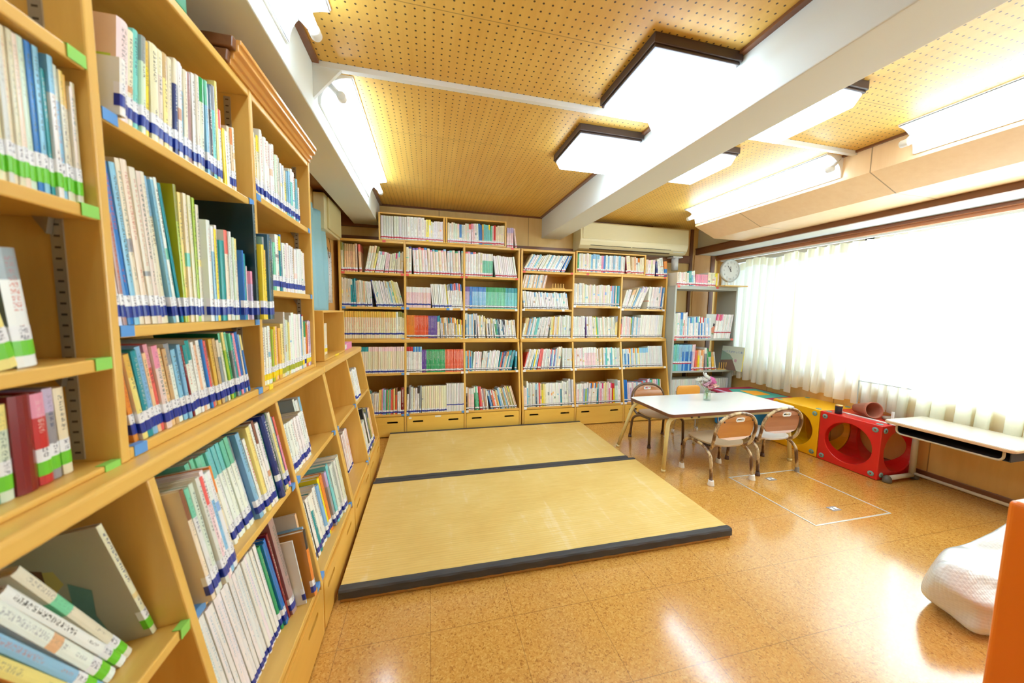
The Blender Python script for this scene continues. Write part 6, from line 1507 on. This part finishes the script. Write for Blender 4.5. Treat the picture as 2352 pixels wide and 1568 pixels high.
for ya, yb, za, zb2, lab_, dx in ((2.86, 2.985, 1.17, 1.55, 'sheet of handwritten paper half hidden by the light blue cloth', 0.0), (2.975, 3.125, 1.16, 1.565, 'sheet of handwritten paper pinned under the loudspeaker cable', 0.002)):
    pp_ = M(); n = 8
    vs = [(-0.7725 + dx + 0.0015 * math.sin(i * 1.1), ya + (yb - ya) * i / n, z) for z in (za, zb2) for i in range(n + 1)]
    pp_.add(vs, [(i, i + 1, n + 2 + i, n + 1 + i) for i in range(n)], 0, True)
    o2 = build('paper_sheet', pp_, paper_mat((120, 84, 70), 90), recalc=False); ctr_ = (-0.772, (ya + yb) / 2, za)
    o2.data.transform(Matrix.Translation([-c for c in ctr_])); o2.location = ctr_
    md = o2.modifiers.new('t', 'SOLIDIFY'); md.thickness = 0.0006
    tag(o2, lab_, 'paper')
cl = M(); NYc, NZ = 60, 20; vs = []
for j in range(NZ + 1):
    f = j / NZ
    for i in range(NYc + 1):
        s = i / NYc
        y = 2.32 + 0.60 * s * (0.86 + 0.14 * f) + 0.05 * (1 - f) * s * 0
        z = 1.80 - 0.02 * s - 0.70 * f
        vs.append((-0.745 + 0.022 * math.sin(s * 19 + 0.6 * math.sin(f * 4)) * (0.7 + 0.3 * f), y, z))
w_ = NYc + 1
cl.add(vs, [(j * w_ + i, j * w_ + i + 1, (j + 1) * w_ + i + 1, (j + 1) * w_ + i) for j in range(NZ) for i in range(NYc)], 0, True)
o2 = build('hanging_cloth', cl, mat('light_blue_cloth', (150, 196, 206), 0.8), recalc=False); o2.data.transform(Matrix.Translation((0.745, -2.6, -1.1))); o2.location = (-0.745, 2.6, 1.1)
md = o2.modifiers.new('t', 'SOLIDIFY'); md.thickness = 0.002
tag(o2, 'light blue cloth hanging on the left wall beside the tall bookcase', 'cloth')

# tissue box on the ledge, green box on the bookcase top
tsb = thing('tissue_box', 'pink and white tissue box on the left ledge past the plywood crate', 'tissue box', (-0.56, 2.43, 0.852))
build('box_body', M().box(-0.62, 2.325, 0.8525, -0.515, 2.545, 0.893), mat('pink_card', (240, 150, 190), 0.5), tsb, 0.001)
build('box_band', M().box(-0.514, 2.335, 0.862, -0.5135, 2.39, 0.888), M_PLASTICW, tsb)
ts = M(); n = 10
vs = [(-0.57 + 0.02 * math.cos(k) * (1 - z_), 2.42 + 0.06 * (k / n - 0.5) * (1 - 0.3 * z_), 0.893 + 0.045 * z_ - 0.01 * z_ * abs(k / n - 0.5)) for z_ in (0, 0.5, 1) for k in range(n + 1)]
ts.add(vs, [(j * (n + 1) + i, j * (n + 1) + i + 1, (j + 1) * (n + 1) + i + 1, (j + 1) * (n + 1) + i) for j in range(2) for i in range(n)], 0, True)
build('tissue', ts, mat('tissue_paper', (246, 246, 248), 0.8), tsb, recalc=False)
gb = thing('file_box', 'green file box lying on top of the tall left bookcase', 'box', (-0.6, 0.85, 1.7425))
build('box_shell', M().box(-0.70, 0.72, 1.7425, -0.505, 0.952, 1.86), mat('green_card', (0, 130, 70), 0.4), gb, 0.004)

# ------------------------------------------------------------------ extra books shown by their covers
def cover_book(label, origin, M4, t, h, d, col, side, spine=None, title=None, art=()):
    b = dict(t=t, h=h, d=d, col=lin(col), bands=[(0, h, lin(col))] if not spine else spine, ink=(0.2, 0.2, 0.2, 0.0), seed=10, tape=None, sticker=[], hard=True, side=lin(side), wrap=False, page=lin((238, 228, 204)), pm=0)
    cb, pb_, lb_ = BookBuf(), BookBuf(), BookBuf()
    T = lambda u, w, z: tuple(M4 @ Vector((u, w, z)))
    book_geo(b, T, cb, pb_, lb_, True)
    bo = cb.obj('book', [M_COVER], origin=origin); tag(bo, label, 'book', 'books shown by their covers')
    pb_.obj('page_block', [M_PAGE], parent=bo, origin=origin)
    for (nm, mesh, mm) in art:
        mesh.xf(M4); mesh.v = [tuple(a - c for a, c in zip(p, origin)) for p in mesh.v]
        build(nm, mesh, mm, bo, local=True, recalc=False)
    return bo
# big picture book on the grey rack, spine swung out to the right
Mb = Matrix.Translation((3.232, 2.965, 0.5112)) @ Matrix.Rotation(math.radians(13), 4, 'Z') @ Matrix.Rotation(math.radians(8), 4, 'Y')
RT = Matrix(((0, 0, -1, 0), (-1, 0, 0, 0), (0, 1, 0, 0), (0, 0, 0, 1)))      # text plane onto the u=0 cover, reading along -w
tt = text_mesh('ンバスがやって来', 0.026); tt.xf(Matrix.Translation((-0.0006, 0.115, 0.200)) @ Matrix.Rotation(0.0, 4, 'X') @ RT)
def cpoly(pts, off=-0.0004):
    m = M(); m.add([(off, w, z) for w, z in pts], [tuple(range(len(pts)))]); return m
cover_book('large yellow-spined picture book sticking out of the grey rack beside the curtain', (3.232, 2.965, 0.511), Mb, 0.016, 0.262, 0.235, (246, 232, 110), (206, 216, 200),
    art=(('cover_title', tt, mat('blue_title', (80, 120, 190), 0.5)),
         ('cover_art', cpoly([(0.235, 0.21), (0.14, 0.17), (0.10, 0.12), (0.235, 0.10)]), mat('cover_green', (140, 168, 150), 0.6)),
         ('cover_art', cpoly([(0.235, 0.10), (0.11, 0.12), (0.05, 0.0), (0.235, 0.0)]), mat('cover_brown', (120, 96, 84), 0.6)),
         ('cover_art', cpoly([(0.085, 0.13), (0.06, 0.12), (0.065, 0.09), (0.09, 0.10)]), mat('cover_pink', (196, 160, 176), 0.6))))
# face-out picture book between the two runs on the grey rack
Mb = Matrix.Translation((2.935, 3.13, 0.8575)) @ Matrix.Rotation(math.radians(-90), 4, 'Z')
cover_book('picture book facing out between the white rows of the grey rack', (2.98, 3.16, 0.857), Matrix.Translation((3.11, 3.128, 0.8575)) @ Matrix.Rotation(math.radians(90), 4, 'Z'), 0.008, 0.262, 0.21, (206, 212, 206), (200, 206, 202),
    art=(('cover_art', cpoly([(0.13, 0.05), (0.085, 0.03), (0.045, 0.06), (0.05, 0.12), (0.10, 0.14), (0.14, 0.11)]), mat('cover_orange_figure', (214, 140, 110), 0.6)),
         ('cover_art', cpoly([(0.12, 0.135), (0.10, 0.125), (0.095, 0.155), (0.115, 0.165)], -0.0006), mat('cover_dark_hair', (60, 50, 60), 0.6)),
         ('cover_art', cpoly([(0.14, 0.05), (0.05, 0.02), (0.045, 0.045), (0.12, 0.06)], -0.0008), mat('cover_green2', (120, 150, 110), 0.6))))
# art on the first big cover of the middle bay and on the leaning green-tagged book
def art_on(pred, pieces):
    for b in BOOKS:
        if b.get('obj') is not None and pred(b):
            o_ = b['obj']; T = b['T']; org = o_.location
            for nm, pts, c, off in pieces:
                m = M(); vs = [T(-off, w * b['d'], z * b['h']) for w, z in pts]
                m.add([tuple(a - c_ for a, c_ in zip(v, org)) for v in vs], [tuple(range(len(vs)))])
                build(nm, m, mat(c[0], c[1], 0.5), o_, local=True, recalc=False)
            return b
big_b = art_on(lambda b: 'top shelf of the middle' in b['place'] and abs(b['h'] - 0.176) < 0.012 and b['t'] > 0.017 and b['d'] > 0.172, [
    ('cover_art', [(0.55, 0.0), (0.0, 0.0), (0.0, 0.06), (0.55, 0.06)], ('cover_yellow_band', (246, 214, 40)), 0.0004),
    ('cover_art', [(0.30, 0.52), (0.04, 0.52), (0.04, 0.62), (0.30, 0.62)], ('cover_green_band', (186, 206, 60)), 0.0004),
    ('cover_art', [(0.60, 0.48), (0.30, 0.48), (0.30, 0.60), (0.60, 0.60)], ('cover_yellow_band', (246, 214, 40)), 0.0004),
    ('cover_art', [(0.24, 0.555), (0.10, 0.555), (0.10, 0.59), (0.24, 0.59)], ('cover_red_mark', (226, 60, 40)), 0.0008),
    ('cover_art', [(0.52, 0.54), (0.40, 0.54), (0.40, 0.57), (0.52, 0.57)], ('cover_red_mark', (226, 60, 40)), 0.0008)])
if big_b:
    tt = text_mesh('た', 0.034); T = big_b['T']; org = big_b['obj'].location; d_, h_ = big_b['d'], big_b['h']
    tt.v = [tuple(a - c for a, c in zip(T(-0.0006 - 0.3 * p[2], 0.36 * d_ - p[0], 0.84 * h_ + p[1]), org)) for p in tt.v]
    build('cover_title', tt, mat('orange_title', (236, 110, 50), 0.5), big_b['obj'], local=True, recalc=False)
art_on(lambda b: 'top shelf of the middle' in b['place'] and abs(b['h'] - 0.09) < 0.01 and b['word'] == 'white', [
    ('cover_art', [(0.75, 0.05), (0.45, 0.15), (0.25, 0.10), (0.40, 0.30), (0.30, 0.45), (0.50, 0.42), (0.60, 0.62), (0.70, 0.45), (0.85, 0.5)], ('cover_green_leaf', (120, 150, 100)), 0.0004),
    ('cover_art', [(0.50, 0.88), (0.34, 0.80), (0.32, 0.84), (0.48, 0.92)], ('cover_ochre_leaf', (206, 170, 90)), 0.0004)])
art_on(lambda b: 'wide bottom shelf' in b['place'] and b['lean'] > math.radians(-20), [
    ('cover_art', [(0.62, 0.20), (0.36, 0.20), (0.34, 0.42), (0.44, 0.55), (0.60, 0.50), (0.68, 0.38)], ('cover_green_coat', (128, 160, 60)), 0.0004),
    ('cover_art', [(0.36, 0.0), (0.24, 0.0), (0.28, 0.30), (0.22, 0.52), (0.34, 0.62), (0.40, 0.36)], ('cover_teal_wing', (110, 150, 140)), 0.0006),
    ('cover_art', [(0.54, 0.62), (0.44, 0.56), (0.36, 0.62), (0.38, 0.74), (0.50, 0.76)], ('cover_yellow_face', (214, 190, 110)), 0.0006),
    ('cover_art', [(0.64, 0.66), (0.46, 0.66), (0.44, 0.76), (0.54, 0.80), (0.64, 0.76)], ('cover_brown_hair', (120, 80, 50)), 0.0008)])

# little wooden peg racks used as book rests
def peg_rack(label, x, y, z, n=4, w=0.10, hh=0.055):
    t = thing('peg_rack', label, 'book rest', (x, y, z), group='little wooden peg racks')
    build('rack_base', M().box(x - w / 2, y - 0.03, z, x + w / 2, y - 0.02, z + 0.008).box(x - w / 2, y + 0.02, z, x + w / 2, y + 0.03, z + 0.008), W_X, t)
    for k in range(n):
        xx = x - w / 2 + w * (k + 0.5) / n
        build('peg', M().box(xx - 0.003, y - 0.029, z + 0.008, xx + 0.003, y - 0.023, z + hh), W_V, t)
peg_rack('wooden peg rack on the thin shelf beside the small cream books', 1.245, 3.275, 1.3435, 5, 0.14, 0.05)
peg_rack('wooden peg rack at the end of the grey rack lower shelf', 3.155, 3.155, 0.5105, 4, 0.12, 0.08)
